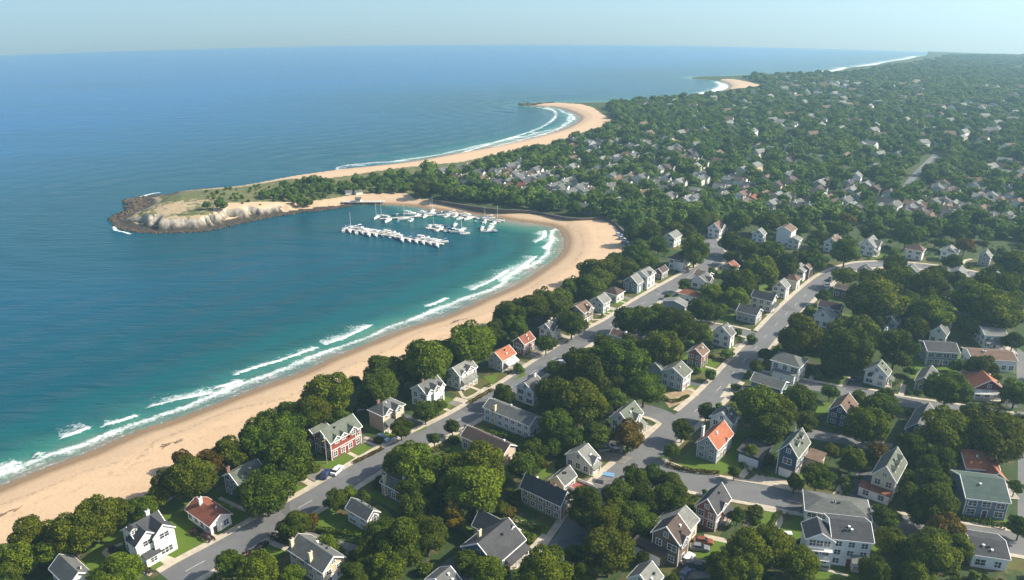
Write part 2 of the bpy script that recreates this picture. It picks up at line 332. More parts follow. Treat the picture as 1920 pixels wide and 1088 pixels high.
attrs = dict(tide=np.clip(tidal, 0, 1), sand=sand, wet=wet*(sand > 0), rock=rock, high=smooth(1.4, 2.6, lift+.8*(nz-.5)), wild=wild, bare=bare)
landf = ins[Fall].any(1) | (dc[Fall].min(1) < 4)
sandf = (sand[Fall].min(1) > .5) & landf
LM = land_mat()
submesh(landf & sandf, zl, attrs, 'beach', LM, lab='curving pale sand beach between the sea and the trees')
submesh(landf & ~sandf, zl, attrs, 'ground', LM, lab='ground of grass, earth and scrub under the town')
del Fall

# ---------------------------------------------------------------- roads, pavements, lawns, paths: thin sheets laid on the ground
def strip(line, half_l, half_r=None, dz=.03, step=4, MBo=None, m=0, kerb=0):
    line = resample(np.array(line), step); half_r = half_l if half_r is None else half_r; mb = MBo or MB()
    T = np.gradient(line, axis=0); T /= np.linalg.norm(T, axis=1)[:, None]; Nn = np.column_stack([-T[:, 1], T[:, 0]])
    a = line+Nn*half_l; b = line-Nn*half_r
    for i in range(len(line)-1):
        q = [a[i], b[i], b[i+1], a[i+1]]
        top = [(p[0], p[1], zsea(*p)+PLAT+dz) for p in q]; bot = [(p[0], p[1], zsea(*p)+PLAT-.25) for p in q]
        mb.hexa([bot[0], bot[1], bot[2], bot[3], top[0], top[1], top[2], top[3]], m)
    return mb
def sheet(pts, dz, mb=None, m=0, conv=True):
    p = poly(pts) if conv else np.array(pts); mb = mb or MB()
    if sum(p[i-1][0]*p[i][1]-p[i][0]*p[i-1][1] for i in range(len(p))) < 0: p = p[::-1]
    top = [(x, y, zsea(x, y)+PLAT+dz) for x, y in p]; n = len(top)
    mb.face(top, m)
    for i in range(n):
        a, b = top[i], top[(i+1) % n]; mb.face([a, (a[0], a[1], a[2]-.3), (b[0], b[1], b[2]-.3), b], m)
    return mb
def asphalt():
    m, N, Lk, B = nodes('asphalt'); P = geo(N); n = noise(N, Lk, .25, 6, .7, P); n2 = noise(N, Lk, 3., 4, .8, P)
    vo = N.new('ShaderNodeTexVoronoi'); vo.inputs['Scale'].default_value = .11; Lk(P, vo.inputs['Vector']); c = mix(N, Lk, (.078, .082, .085), (.165, .165, .160), n); c = mix(N, Lk, c, (.065, .067, .07), ramp(N, Lk, vo.outputs['Color'], [(.78, 0.), (.80, .55)])); c = mix(N, Lk, c, (.06, .06, .062), ramp(N, Lk, n2, [(.6, 0.), (.72, .6)]))
    Lk(c, B.inputs['Base Color']); B.inputs['Roughness'].default_value = .85; return m
asph = asphalt(); conc = plain('concrete', (.40, .35, .27), .85, .2, .8); paint = plain('road_paint', (.42, .42, .40), .7, .25, 2.)
def grassy(name, a, b, mulch):
    m, N, Lk, B = nodes(name); P = geo(N); n = noise(N, Lk, .5, 5, .7, P); n2 = noise(N, Lk, 4., 3, .7, P)
    c = mix(N, Lk, a, b, mth(N, Lk, 'ADD', mth(N, Lk, 'MULTIPLY', n, .6), mth(N, Lk, 'MULTIPLY', n2, .4))); c = mix(N, Lk, c, (.085, .06, .033), ramp(N, Lk, n, [(.5, 0.), (.66, mulch)]))
    Lk(c, B.inputs['Base Color']); B.inputs['Roughness'].default_value = .95; B.inputs['Specular IOR Level'].default_value = .2; bump(N, Lk, n2, .6, .1, B); return m
lawnm = grassy('lawn_grass', (.045, .09, .008), (.11, .165, .018), .3); vergem = grassy('verge_grass', (.05, .062, .015), (.11, .105, .03), .9); soilm = plain('bare_soil', (.26, .19, .11), .95, .35, .7)
road_px = {
 'A': ([(318,1090),(358,1066),(430,1027),(508,981),(600,930),(730,852),(857,789),(945,736),(1024,682),(1098,634),(1155,604),(1194,576),(1234,552),(1285,523),(1330,496),(1343,476),(1332,455),(1320,440)],3.9),
 'B': ([(1036,1062),(1072,1006),(1128,925),(1211,849),(1282,789),(1326,751),(1359,717),(1392,680),(1420,649),(1445,620),(1478,585),(1524,542),(1560,516),(1605,500),(1650,496),(1690,497),(1745,502),(1800,510),(1850,521),(1900,540)],3.7),
 'C': ([(1195,862),(1262,893),(1320,908),(1388,921),(1446,931),(1530,950),(1640,974),(1720,991),(1800,1003),(1893,1017),(1990,1036)],4.2),
 'D': ([(1400,700),(1470,713),(1560,731),(1640,742),(1700,755),(1780,766),(1860,779),(1940,790)],3.0),
 'E': ([(1490,808),(1520,814),(1580,824),(1641,835),(1737,853),(1830,868)],2.6),
 'F': ([(1926,640),(1926,700),(1930,800),(1934,900),(1936,1000)],3.),
 'G': ([(1270,795),(1230,775),(1180,765),(1120,758)],3.4),
 'H': ([(1430,636),(1390,623),(1330,612),(1270,603)],3.0),
 'I': ([(1690,361),(1715,330),(1740,304),(1756,290)],2.1),
 'J': ([(1915,560),(1914,590),(1918,625)],3.5)}
roads = {}
for k, (pts, hw) in road_px.items(): roads[k] = (spline(poly(pts), 5), hw)
NAMES = dict(A='coast road running along the beachfront houses', B='second street parallel to the coast road, curving into a loop', C='cross street past the blue house with two garages', D='side street between the right-hand houses', E='narrow lane behind the houses', F='street at the right edge', G='short side street joining the second street', H='short side street by the grey corner house', I='far straight road through the trees', J='street bit by the far right trees')
order = 'ABCDEFGHIJ'
for i, k in enumerate(order):
    ln, hw = roads[k]; o = strip(ln, hw, dz=.05-.004*i+(.03 if k == 'I' else 0)).build('road', asph); tag(o, NAMES[k], None, None, 'structure')
for k, sL, sR in (('A', 1, 1), ('B', 1, 1), ('C', 1, 1), ('D', 1, 0), ('H', 1, 1), ('G', 1, 0), ('F', 1, 0)):
    ln, hw = roads[k]; others = [(l, h) for kk, (l, h) in roads.items() if kk != k]
    for sg in ([1] if sL else [])+([-1] if sR else []):
        l2 = resample(ln, 3); T = np.gradient(l2, axis=0); T /= np.linalg.norm(T, axis=1)[:, None]; Nn = np.column_stack([-T[:, 1], T[:, 0]])*sg
        wd = 1.7 if k in 'AB' else 1.2; gap = 0
        if k in 'BC' and sg > 0: gap = 0.
        for nm, dd, w2, mt, zz in (('sidewalk', hw+wd/2+.02+gap, wd/2, conc, .14),)+((('verge', hw+wd+2.3, 2.2, vergem, .045),) if k in 'ABC' else ()):
            c = l2+Nn*dd; keep = np.ones(len(c), bool)
            for l, h in others:
                d, _, _ = seg_dist(c, l); keep &= d > h+w2*(.4 if nm == 'sidewalk' else 1)+.3
            mb = MB(); run = []
            for j in range(len(c)+1):
                if j < len(c) and keep[j]: run.append(c[j])
                else:
                    if len(run) > 2: strip(np.array(run), w2, dz=zz, step=3, MBo=mb)
                    run = []
            if mb.v: tag(mb.build(nm, mt), None, None, None, 'structure')
# faint centre dashes on the three main streets
for k in 'ABC':
    ln = resample(roads[k][0], 1.); mb = MB(); j = 4
    while j < len(ln)-6:
        if vnoise(j*.37, 3.)>.35: strip(ln[j:j+4], .07, dz=.062, step=9, MBo=mb)
        j += 11
    tag(mb.build('road_marking', paint), 'worn pale dashes along the middle of the street', None, None, 'structure')
lawns = [[(250,1085),(283,1072),(413,1001),(478,966),(430,935),(360,915),(300,928),(250,955),(195,1000),(150,1060)],
 [(620,868),(650,877),(712,838),(706,832),(680,830)],[(541,910),(584,913),(541,940),(520,935)],[(585,965),(620,950),(645,975),(628,1002),(598,997)],
 [(462,1049),(502,1022),(533,1032),(507,1056),(473,1060)],[(715,948),(752,985),(722,984),(680,950)],[(944,975),(1000,975),(1050,995),(1038,1012),(945,998)],
 [(1080,806),(1123,789),(1131,798),(1095,822)],[(1003,893),(1040,862),(1042,885),(1015,900)],[(1250,868),(1306,858),(1343,862),(1391,842),(1388,872),(1349,892),(1264,876)],
 [(1301,1035),(1326,1009),(1360,1015),(1357,1048),(1306,1050)],[(1413,990),(1433,960),(1460,957),(1448,995)],[(1462,985),(1500,968),(1518,990),(1518,1015),(1468,1008)],
 [(1534,718),(1593,704),(1582,727),(1540,722)],[(1531,755),(1557,755),(1559,772),(1528,783)],[(1420,538),(1441,531),(1443,541),(1423,552)],[(1361,594),(1377,587),(1375,605),(1349,602)],
 [(1293,634),(1336,617),(1340,632),(1300,647)],[(690,752),(715,743),(700,765)],[(905,708),(935,700),(925,722)],[(1075,880),(1110,880),(1100,893)],[(960,715),(985,705),(985,695)],
 [(745,820),(800,805),(800,790),(765,800)],[(1700,925),(1760,900),(1740,880),(1700,885)],[(860,985),(900,975),(920,995),(880,1010)],[(1480,745),(1520,735),(1520,760),(1490,770)],[(1700,700),(1745,695),(1745,705),(1710,712)]]
for p in lawns: tag(sheet(p, .075).build('lawn', lawnm), None, None, None, 'structure')
tag(sheet([(1237,741),(1298,727),(1312,742),(1255,765)], .08).build('bare_yard', soilm), 'sandy worn front yard', None, None, 'structure')
tag(sheet([(1395,975),(1410,945),(1395,937),(1420,948),(1408,990),(1390,1000)], .08).build('bare_yard', plain('mulch', (.13, .08, .04), .95, .3, 1.)), 'brown earth bed', None, None, 'structure')
gravel = plain('driveway_gravel', (.17, .155, .135), .9, .25, .8); dark_asph = plain('driveway_asphalt', (.085, .088, .095), .9, .2, .8)
for p, mt in [([(563,888),(600,878),(634,890),(598,908)], gravel), ([(515,1004),(547,990),(571,995),(680,1026),(657,1040),(540,1012)], gravel), ([(1096,834),(1118,812),(1165,835),(1170,855),(1125,845)], dark_asph),
 ([(1110,845),(1150,850),(1186,858),(1170,870),(1127,862)], gravel), ([(1093,901),(1112,892),(1145,900),(1125,912)], gravel), ([(1400,903),(1417,890),(1500,905),(1480,920)], conc), ([(1583,942),(1615,865),(1635,868),(1632,950)], dark_asph),
 ([(1588,731),(1596,707),(1619,704),(1616,736)], dark_asph), ([(839,757),(851,750),(880,757),(862,765)], gravel), ([(800,1082),(845,1045),(900,1062),(860,1095)], dark_asph), ([(1275,1085),(1288,1045),(1345,1055),(1330,1085)], gravel),
 ([(1349,746),(1367,720),(1402,728),(1380,742)], conc), ([(1150,428),(1168,425),(1185,455),(1176,466)], dark_asph), ([(985,668),(1010,655),(1020,662),(1000,675)], gravel), ([(1375,648),(1400,640),(1410,650),(1385,660)], gravel), ([(1045,1015),(1098,1000),(1100,1040),(1060,1060)], dark_asph)]:
    tag(sheet(p, .09).build('driveway', mt), None, None, None, 'structure')
paths = [([(296,1043),(330,1056)],1.), ([(230,1020),(195,1036),(240,1062),(283,1078)],.5), ([(379,999),(412,1012)],.8), ([(411,934),(480,966)],.5), ([(569,900),(588,911)],.9), ([(663,863),(711,838)],.5), ([(683,821),(728,832)],.6), ([(683,828),(713,838)],.5),
 ([(501,1015),(538,1030)],.7), ([(862,734),(876,747),(921,721)],.5), ([(852,748),(885,756)],1.1), ([(975,1054),(1022,1003)],.8), ([(990,1062),(1062,985)],.7), ([(946,972),(1003,985)],.5), ([(1271,769),(1309,735)],.7), ([(1313,728),(1325,718)],.7), ([(1347,699),(1375,676)],.6),
 ([(1202,825),(1240,790),(1225,783)],.8), ([(1397,1001),(1424,953),(1383,938)],.9), ([(1424,953),(1456,958),(1499,964)],.8), ([(1459,961),(1462,978),(1451,998)],.7), ([(1388,896),(1411,870)],.9), ([(1320,1006),(1363,1015)],.8), ([(1562,936),(1576,916),(1585,890)],.8),
 ([(1520,1024),(1502,1018),(1485,1048),(1590,1080)],.45), ([(1695,721),(1688,745)],.8), ([(1579,727),(1593,706)],.5), ([(1516,718),(1531,693)],.7), ([(1905,758),(1906,778)],.9), ([(620,776),(680,768),(700,750)],.6), ([(300,945),(340,925)],.6), ([(715,985),(758,1000),(745,1015)],.7), ([(1098,600),(1130,600)],.5),([(1110,588),(1150,593)],.5),
 ([(1180,568),(1205,560)],.5),([(1432,604),(1458,596)],.5),([(1457,571),(1480,578)],.5),([(1436,590),(1462,592)],.5),([(1798,505),(1808,490),(1822,486)],.8),([(1090,830),(1125,795)],.8),([(985,690),(1015,680)],.5),([(1040,642),(1075,632)],.5)]
def offroad(l):
    l = resample(l, .4); k = np.ones(len(l), bool)
    for ln_, h_ in roads.values(): k &= seg_dist(l, ln_)[0] > h_+.3
    return l[k]
for p, hw in paths:
    if len(offroad(spline(poly(p), 3) if len(p) > 2 else poly(p))) < 4: continue
    tag(strip(offroad(spline(poly(p), 3) if len(p) > 2 else poly(p)), hw, dz=.105).build('path', conc), None, None, None, 'structure')
# ---------------------------------------------------------------- houses
def roof_mat(name, rgb):
    if name in MATS: return MATS[name]
    m, N, Lk, B = nodes(name); P = geo(N); n = noise(N, Lk, .5, 5, .7, P); n2 = noise(N, Lk, 4., 3, .8, P)
    t = N.new('ShaderNodeTexCoord'); mp = N.new('ShaderNodeMapping'); mp.inputs['Scale'].default_value = (.6, .6, 7.); Lk(t.outputs['Object'], mp.inputs[0]); n3 = noise(N, Lk, 1., 2, .5, mp.outputs[0])
    f = mth(N, Lk, 'ADD', mth(N, Lk, 'MULTIPLY', n, .45), mth(N, Lk, 'ADD', mth(N, Lk, 'MULTIPLY', n2, .25), mth(N, Lk, 'MULTIPLY', n3, .3)))
    d = tuple(c*.48 for c in rgb); l = tuple(c*1.12 for c in rgb)
    Lk(ramp(N, Lk, f, [(.32, d), (.68, l)]), B.inputs['Base Color']); B.inputs['Roughness'].default_value = .9; B.inputs['Specular IOR Level'].default_value = .25
    bump(N, Lk, n3, .5, .06, B); MATS[name] = m; return m
def wall_mat(name, rgb, kind='siding'):
    if name in MATS: return MATS[name]
    m, N, Lk, B = nodes(name); P = geo(N); n = noise(N, Lk, .8, 5, .7, P)
    t = N.new('ShaderNodeTexCoord')
    if kind == 'brick':
        b = N.new('ShaderNodeTexBrick'); b.inputs['Scale'].default_value = 1.6; mp = N.new('ShaderNodeMapping'); mp.inputs['Rotation'].default_value = (math.pi/2, 0, 0)
        Lk(t.outputs['Object'], mp.inputs[0]); Lk(mp.outputs[0], b.inputs[0]); b.inputs['Color1'].default_value = (*[c*1.15 for c in rgb], 1); b.inputs['Color2'].default_value = (*[c*.7 for c in rgb], 1); b.inputs['Mortar'].default_value = (.25, .2, .17, 1); b.inputs['Mortar Size'].default_value = .012
        c = mix(N, Lk, b.outputs['Color'], tuple(c*.8 for c in rgb), n)
    else:
        wv = N.new('ShaderNodeTexWave'); wv.bands_direction = 'Z'; wv.inputs['Scale'].default_value = 1.6; Lk(t.outputs['Object'], wv.inputs[0])
        c = ramp(N, Lk, n, [(.3, tuple(c*.86 for c in rgb)), (.65, rgb)]); bump(N, Lk, wv.outputs['Fac'], .35, .04, B)
    Lk(c, B.inputs['Base Color']); B.inputs['Roughness'].default_value = .75; B.inputs['Specular IOR Level'].default_value = .3; MATS[name] = m; return m
WALL = {k: (k+'_wall', c, kd) for k, c, kd in [('white', (.76, .75, .71), 's'), ('offwhite', (.62, .60, .53), 's'), ('paleblue', (.44, .52, .55), 's'), ('grey', (.34, .36, .36), 's'), ('bluegrey', (.14, .19, .24), 's'),
 ('navy', (.055, .085, .12), 's'), ('beige', (.50, .44, .32), 's'), ('brick', (.26, .055, .035), 'brick'), ('red', (.20, .045, .04), 's'), ('brown', (.15, .105, .07), 's'), ('tan', (.58, .47, .33), 's'), ('pinkish', (.55, .42, .33), 's'), ('cream', (.62, .57, .38), 's'), ('purplebrown', (.13, .075, .07), 's'), ('stone', (.36, .31, .25), 'brick')]}
ROOF = {k: (k+'_roof', c) for k, c in [('grey', (.125, .13, .12)), ('dark', (.062, .064, .068)), ('greygreen', (.125, .142, .11)), ('orange', (.37, .135, .07)), ('redbrown', (.24, .085, .05)), ('brown', (.16, .105, .075)), ('darkbrown', (.085, .062, .052)),
 ('green', (.075, .11, .095)), ('lightgrey', (.20, .205, .185)), ('purple', (.10, .065, .065)), ('white', (.66, .66, .62))]}
def WM(k): n, c, kd = WALL[k]; return wall_mat(n, c, 'brick' if kd == 'brick' else 'siding')
def RM(k): n, c = ROOF[k]; return roof_mat(n, c)
TRIM = plain('white_trim', (.74, .74, .71), .6, .06, 2.); DOORM = [plain('door_'+n, c, .5, .1, 3.) for n, c in (('dark', (.05, .045, .04)), ('red', (.22, .04, .03)), ('white', (.7, .7, .68)))]
def glass():
    m, N, Lk, B = nodes('window_glass'); n = noise(N, Lk, .9, 2, .5, geo(N))
    Lk(ramp(N, Lk, n, [(.35, (.012, .016, .022)), (.7, (.06, .075, .09))]), B.inputs['Base Color']); B.inputs['Roughness'].default_value = .08; B.inputs['Specular IOR Level'].default_value = .8; return m
GLASS = glass(); BRICKC = plain('chimney_brick', (.22, .12, .085), .9, .25, 3.); CREAMC = plain('chimney_cream', (.55, .48, .33), .9, .15, 2.); POST = TRIM
_wm = {}
def window_meshes(w, h, two=True, fm=None):
    """unit window in the XZ plane facing -Y, origin at its bottom centre: frame with glazing bars, and the pane"""
    fm = fm or TRIM; k = (w, h, two, fm.name)
    if k not in _wm:
        f = MB(); t = .13; hw = w/2
        f.box(-hw-t, -hw, -.09, .02, -t, h+t).box(hw, hw+t, -.09, .02, -t, h+t).box(-hw, hw, -.09, .02, -t, 0).box(-hw, hw, -.09, .02, h, h+t)
        for i in range(1, max(2, round(w/.9))): x = -hw+w*i/max(2, round(w/.9)); f.box(x-.045, x+.045, -.075, .02, 0, h)
        f.box(-hw, hw, -.07, .02, h*.5-.035, h*.5+.035)
        fmesh = f.mesh('window', [fm]); p = MB().box(-hw, hw, -.05, .015, 0, h).mesh('pane', [GLASS]); _wm[k] = (fmesh, p)
    return _wm[k]
def add_window(root, x, y, z, ang, w=1.0, h=1.3, fm=None, pane=True):
    w = round(w*1.18, 2); h = round(h*1.1, 2)
    fmesh, pm = window_meshes(w, h, True, fm)
    o = mesh_obj('window', fmesh, root); o.location = (x, y, z); o.rotation_euler = (0, 0, ang)
    p = mesh_obj('pane', pm, o); return o
def face_frame(side, w, d, t):
    """point and rotation on a wall at metre t along it; sides F (front, y=0), L (x=0), R (x=w), K (back)"""
    return {'F': (t, 0, 0.), 'L': (0, d-t, -math.pi/2), 'R': (w, t, math.pi/2), 'K': (w-t, d, math.pi)}[side]
def roof_profile(half, rise, o, th, h, mid):
    s = rise/half; e = h-o*s
    return [(mid-half-o, e), (mid, h+rise), (mid+half+o, e), (mid+half+o, e-th), (mid, h+rise-th*1.25), (mid-half-o, e-th)]
def gable_roof(mb, x0, x1, y0, y1, h, rise, axis, o=.4, th=.2, m=0):
    if axis == 'x': mb.extrude(roof_profile((y1-y0)/2, rise, o, th, h+th*.9, (y0+y1)/2), x0-o, x1+o, 'x', m)
    else: mb.extrude(roof_profile((x1-x0)/2, rise, o, th, h+th*.9, (x0+x1)/2), y0-o, y1+o, 'y', m)
def gable_trim(mb, x0, x1, y0, y1, h, rise, axis, o=.4, th=.2, m=0):
    a, b, c, d = (y0, y1, x0, x1) if axis == 'x' else (x0, x1, y0, y1)
    half = (b-a)/2; s = rise/half; mid = (a+b)/2; hh = h+th*.9+.035; oo = o+.03
    e = hh-oo*s; T = .30
    prof = [(mid-half-oo, e), (mid, hh+rise), (mid+half+oo, e), (mid+half+oo, e-T), (mid, hh+rise-T*1.2), (mid-half-oo, e-T)]
    for q0, q1 in ((c-o-.05, c-o+.08), (d+o-.08, d+o+.05)): mb.extrude(prof, q0, q1, axis, m)
    for g in (mid-half-oo-.04, mid+half+oo-.04):   # gutters along the eaves
        if axis == 'x': mb.box(c-o+.09, d+o-.09, g, g+.1, e-.28, e-.05, m)
        else: mb.box(g, g+.1, c-o+.09, d+o-.09, e-.28, e-.05, m)
def gable_walls(mb, x0, x1, y0, y1, h, rise, axis, z0=-.6, m=0):
    s = -.02
    if axis == 'x': mb.extrude([(y0, z0), (y1, z0), (y1, h), ((y0+y1)/2, h+rise+s), (y0, h)], x0, x1, 'x', m)
    else: mb.extrude([(x0, z0), (x1, z0), (x1, h), ((x0+x1)/2, h+rise+s), (x0, h)], y0, y1, 'y', m)
def hip_roof(mb, x0, x1, y0, y1, h, rise, o=.45, th=.2, m=0):
    a0, a1, b0, b1 = x0-o, x1+o, y0-o, y1+o; w, d = a1-a0, b1-b0; q = min(w, d)/2*.96
    if w >= d: r = [(a0+q, (b0+b1)/2), (a1-q, (b0+b1)/2)]
    else: r = [((a0+a1)/2, b0+q), ((a0+a1)/2, b1-q)]
    zt = h+rise; e = [(a0, b0, h), (a1, b0, h), (a1, b1, h), (a0, b1, h)]; l = [(x, y, h-th) for x, y, _ in e]; A_, B_ = (*r[0], zt), (*r[1], zt)
    if w >= d: fs = [(e[0], e[1], B_, A_), (e[1], e[2], B_), (e[2], e[3], A_, B_), (e[3], e[0], A_)]
    else: fs = [(e[0], e[1], A_), (e[1], e[2], B_, A_), (e[2], e[3], B_), (e[3], e[0], A_, B_)]
    for f in fs: mb.face(f, m)
    for i in range(4): mb.face((e[i], l[i], l[(i+1) % 4], e[(i+1) % 4]), m)
    mb.face(l[::-1], m)
GRID = math.radians(52)
DARKM = plain('dark_metal', (.03, .03, .032), .6, .1, 2.)
HOUSES = []   # (reference phrase, centre px, footprint (pos, ang, w, d))
def house(ref, A, B_, C, h, wall, roof, axis='x', rise=None, D=None, ang=GRID, storeys=None, name='house', cat='house', label=None, hip=False, group=None, detail=1,
          gables=(), porch=None, chim=(), dormers=(), wing=None, garage=None, door=.5, wside='FL', band=None, gwall=None, big=None, pitch=None, flat=False, balcony=0, trimm=None, base=None, winskip=()):
    """A, B_, C: eave corners in the photograph: far end of the side wall, near corner, far end of the front wall"""
    b = G(*B_, PLAT+h); c = G(*C, PLAT+h)
    if ang is None: ang = math.atan2(c[1]-b[1], c[0]-b[0])
    ux = np.array([math.cos(ang), math.sin(ang)]); uy = np.array([-ux[1], ux[0]])
    w = max(3.5, (c-b)[:2]@ux-.5); d = D if D else max(3.5, (G(*A, PLAT+h)-b)[:2]@uy-.4)
    p = b[:2]+ux*.3+uy*.3; z = ground(*p)
    root = thing(name, label or ref, cat, (p[0], p[1], z), ang, group)
    cen = p+ux*w/2+uy*d/2; HOUSES.append((ref, cen, p, ang, w, d, h, root))
    Wm, Rm, T = WM(wall), RM(roof), (trimm or TRIM)
    span = d if axis == 'x' else w
    rise = rise if rise is not None else span/2*(pitch or .62)
    st = storeys or (2 if h > 4.2 else 1)
    mw = MB(); mr = MB(); mt = MB()
    if hip or flat: mw.box(0, w, 0, d, -.6, h-.02)
    else: gable_walls(mw, 0, w, 0, d, h, rise, axis)
    if flat: mr.box(-.35, w+.35, -.35, d+.35, h, h+.3); mr.box(.3, w-.3, .3, d-.3, h+.3, h+.42); mt.box(-.42, w+.42, -.42, -.352, h-.05, h+.33); mt.box(-.42, -.352, -.34, d+.42, h-.05, h+.33)
    elif hip:
        hip_roof(mr, 0, w, 0, d, h, rise); o = .45
        mt.box(-o-.1, w+o+.1, -o-.12, -o-.005, h-.22, h-.02).box(-o-.12, -o-.005, -o, d+o+.1, h-.22, h-.02).box(w+o+.005, w+o+.12, -o, d+o+.1, h-.22, h-.02)
    else: gable_roof(mr, 0, w, 0, d, h, rise, axis); gable_trim(mt, 0, w, 0, d, h, rise, axis)
    if detail and wall != 'white':     # corner boards, storey band
        for x, y in ((0, 0), (w, 0), (0, d)): mt.box(x-.06 if x == 0 else x-.12, x+.12 if x == 0 else x+.06, y-.06 if y == 0 else y-.12, y+.12 if y == 0 else y+.06, -.4, h-.1)
    if band: mt.box(-.05, w+.05, -.05, -.003, band, band+.22); mt.box(-.05, -.003, 0, d, band, band+.22)
    wo = mw.build('wall', Wm, root); ro = mr.build('roof', Rm, root)
    if detail > 1 or rise > 0: mt.build('roof_trim', T, root)
    if base: MB().box(-.04, w+.04, -.04, d+.04, -.5, base[0]).build('base_course', WM(base[1]), root)
    occupied = []
    # front gables (wall dormers): (t, width, project, extra height)
    for g in gables:
        t, gw, pr, ex = g[:4]; x0 = t*w-gw/2; x1 = t*w+gw/2; gr = gw/2*.85; hh = h+ex
        gm = MB(); gable_walls(gm, x0, x1, -pr, d*.45, hh, gr, 'y', -.6 if pr > .5 else h-.6 if ex > .3 else h-1.2)
        if ex <= .3 and pr <= .5: pass
        gm.build('front_gable', WM(g[4]) if len(g) > 4 else (WM(gwall) if gwall else Wm), root)
        q = MB(); o = .28; pf = roof_profile(gw/2, gr, o, .17, hh+.15, t*w); q.extrude(pf, -pr-.3, d*.45, 'y'); go = q.build('gable_roof', Rm, root)
        q = MB(); s = gr/(gw/2); hq = hh+.19; e_ = hq-(o+.03)*s; q.extrude([(t*w-gw/2-o-.03, e_), (t*w, hq+gr), (t*w+gw/2+o+.03, e_), (t*w+gw/2+o+.03, e_-.26), (t*w, hq+gr-.33), (t*w-gw/2-o-.03, e_-.26)], -pr-.36, -pr-.24, 'y'); q.build('gable_trim', T, root)
        if gw > 2: add_window(root, t*w, -pr-.005, hh-1.15 if gw < 4 else hh-1.3, 0, 1.0 if gw < 3.5 else 1.8, 1.15, T)
        if pr > .5:
            for k in range(st): 
                zz = .75+k*2.7
                if zz+1.3 < hh-1.4: add_window(root, t*w, -pr-.005, zz, 0, min(gw-1.2, 2.2), 1.25, T)
        occupied.append((x0-.3, x1+.3, pr))
    # windows
    cols = {'F': w, 'L': d, 'R': d, 'K': w}
    for side in wside:
        Ls = cols[side]; n = max(1, int((Ls-.5)/2.15)); fh = (h-.5)/st
        for k in range(st):
            for i in range(n):
                t = Ls*(i+.5)/n; zz = .75+k*fh
                if side in winskip and (winskip != 'F' or k == 0): continue
                if side == 'F' and k == 0 and door is not None and abs(t-door*w) < 1.0: continue
                if side == 'F' and any(a < t < b_ and (pr > .5 or k == st-1) for a, b_, pr in occupied): continue
                if side == 'F' and garage and k == 0 and garage[0]*w-garage[1]/2-.6 < t < garage[0]*w+garage[1]/2+.6: continue
                if side == 'F' and porch and k == 0 and False: continue
                x, y, r = face_frame(side, w, d, t)
                ww = big if (big and side == 'F') else (1.05, 1.7)[(i+k+int(w)) % 3 == 0 and Ls/n > 2.9]
                e = .004; x += {'L': -e, 'R': e}.get(side, 0); y += {'F': -e, 'K': e}.get(side, 0)
                add_window(root, x, y, zz, r, ww, min(1.35, fh-1.1), T)
        gside = (axis == 'x' and side in 'LR') or (axis == 'y' and side in 'FK')
        if gside and not hip and not flat and rise > 1.9:
            x, y, r = face_frame(side, w, d, Ls/2); e = .004; x += {'L': -e, 'R': e}.get(side, 0); y += {'F': -e}.get(side, 0); add_window(root, x, y, h+.15, r, .8, min(1., rise*.42), T)
    if math.hypot(*p) < 270 and not flat and rise > 1:
        rv = random.Random(int(w*1000)+int(d*100))
        for _ in range(rv.choice([1, 2, 2, 3])):
            if axis == 'x' or hip: vx, vy = rv.uniform(.3, .7)*w, rv.uniform(.1, .38)*d; vz = h+rise*vy/(d/2)
            else: vy, vx = rv.uniform(.15, .85)*d, rv.uniform(.62, .9)*w; vz = h+rise*(w-vx)/(w/2)
            if hip: vy = d*.4; vx = w*rv.uniform(.42, .58); vz = h+rise*.6
            MB().box(vx-.17, vx+.17, vy-.17, vy+.17, vz-.4, vz+.55, 0).box(vx-.24, vx+.24, vy-.24, vy+.24, vz+.55, vz+.63, 0).build('roof_vent', [DARKM if rv.random() < .5 else TRIM], ro)
    if door is not None and not (garage and abs(garage[0]-door) < .2):
        MB().box(door*w-.5, door*w+.5, -.05, .02, 0, 2.1, 0).box(door*w-.65, door*w-.5, -.08, .02, 0, 2.25, 1).box(door*w+.5, door*w+.65, -.08, .02, 0, 2.25, 1).box(door*w-.5, door*w+.5, -.08, .02, 2.1, 2.25, 1).build('door', [DOORM[int(w*7) % 3], TRIM], root)
    if porch:      # (t0, t1, depth, height[, roof])
        t0, t1, pd, ph = porch[:4]; x0, x1 = t0*w, t1*w; Pm = RM(porch[4]) if len(porch) > 4 else Rm
        MB().hexa([(x0-.2, -pd-.3, ph-.15), (x1+.2, -pd-.3, ph-.15), (x1+.2, -.01, ph+.75), (x0-.2, -.01, ph+.75), (x0-.2, -pd-.3, ph+.03), (x1+.2, -pd-.3, ph+.03), (x1+.2, -.01, ph+.95), (x0-.2, -.01, ph+.95)]).build('porch_roof', Pm, root)
        n = max(2, round((x1-x0)/2.4)+1)
        if len(porch) > 5:
            MB().box(x0, x1, -pd, -.02, -.5, ph-.16).build('porch_wall', WM(porch[5]), root)
            for i in range(max(1, int((x1-x0)/2.2))): add_window(root, x0+(x1-x0)*(i+.5)/max(1, int((x1-x0)/2.2)), -pd-.004, .8, 0, 1.2, 1., T)
        else:
            MB().box(x0, x1, -pd, -.02, -.4, .25).build('porch_floor', conc, root)
            for i in range(n): x = x0+.12+(x1-x0-.24)*i/(n-1); MB().box(x-.1, x+.1, -pd+.03, -pd+.23, .25, ph-.1).build('porch_post', POST, root)
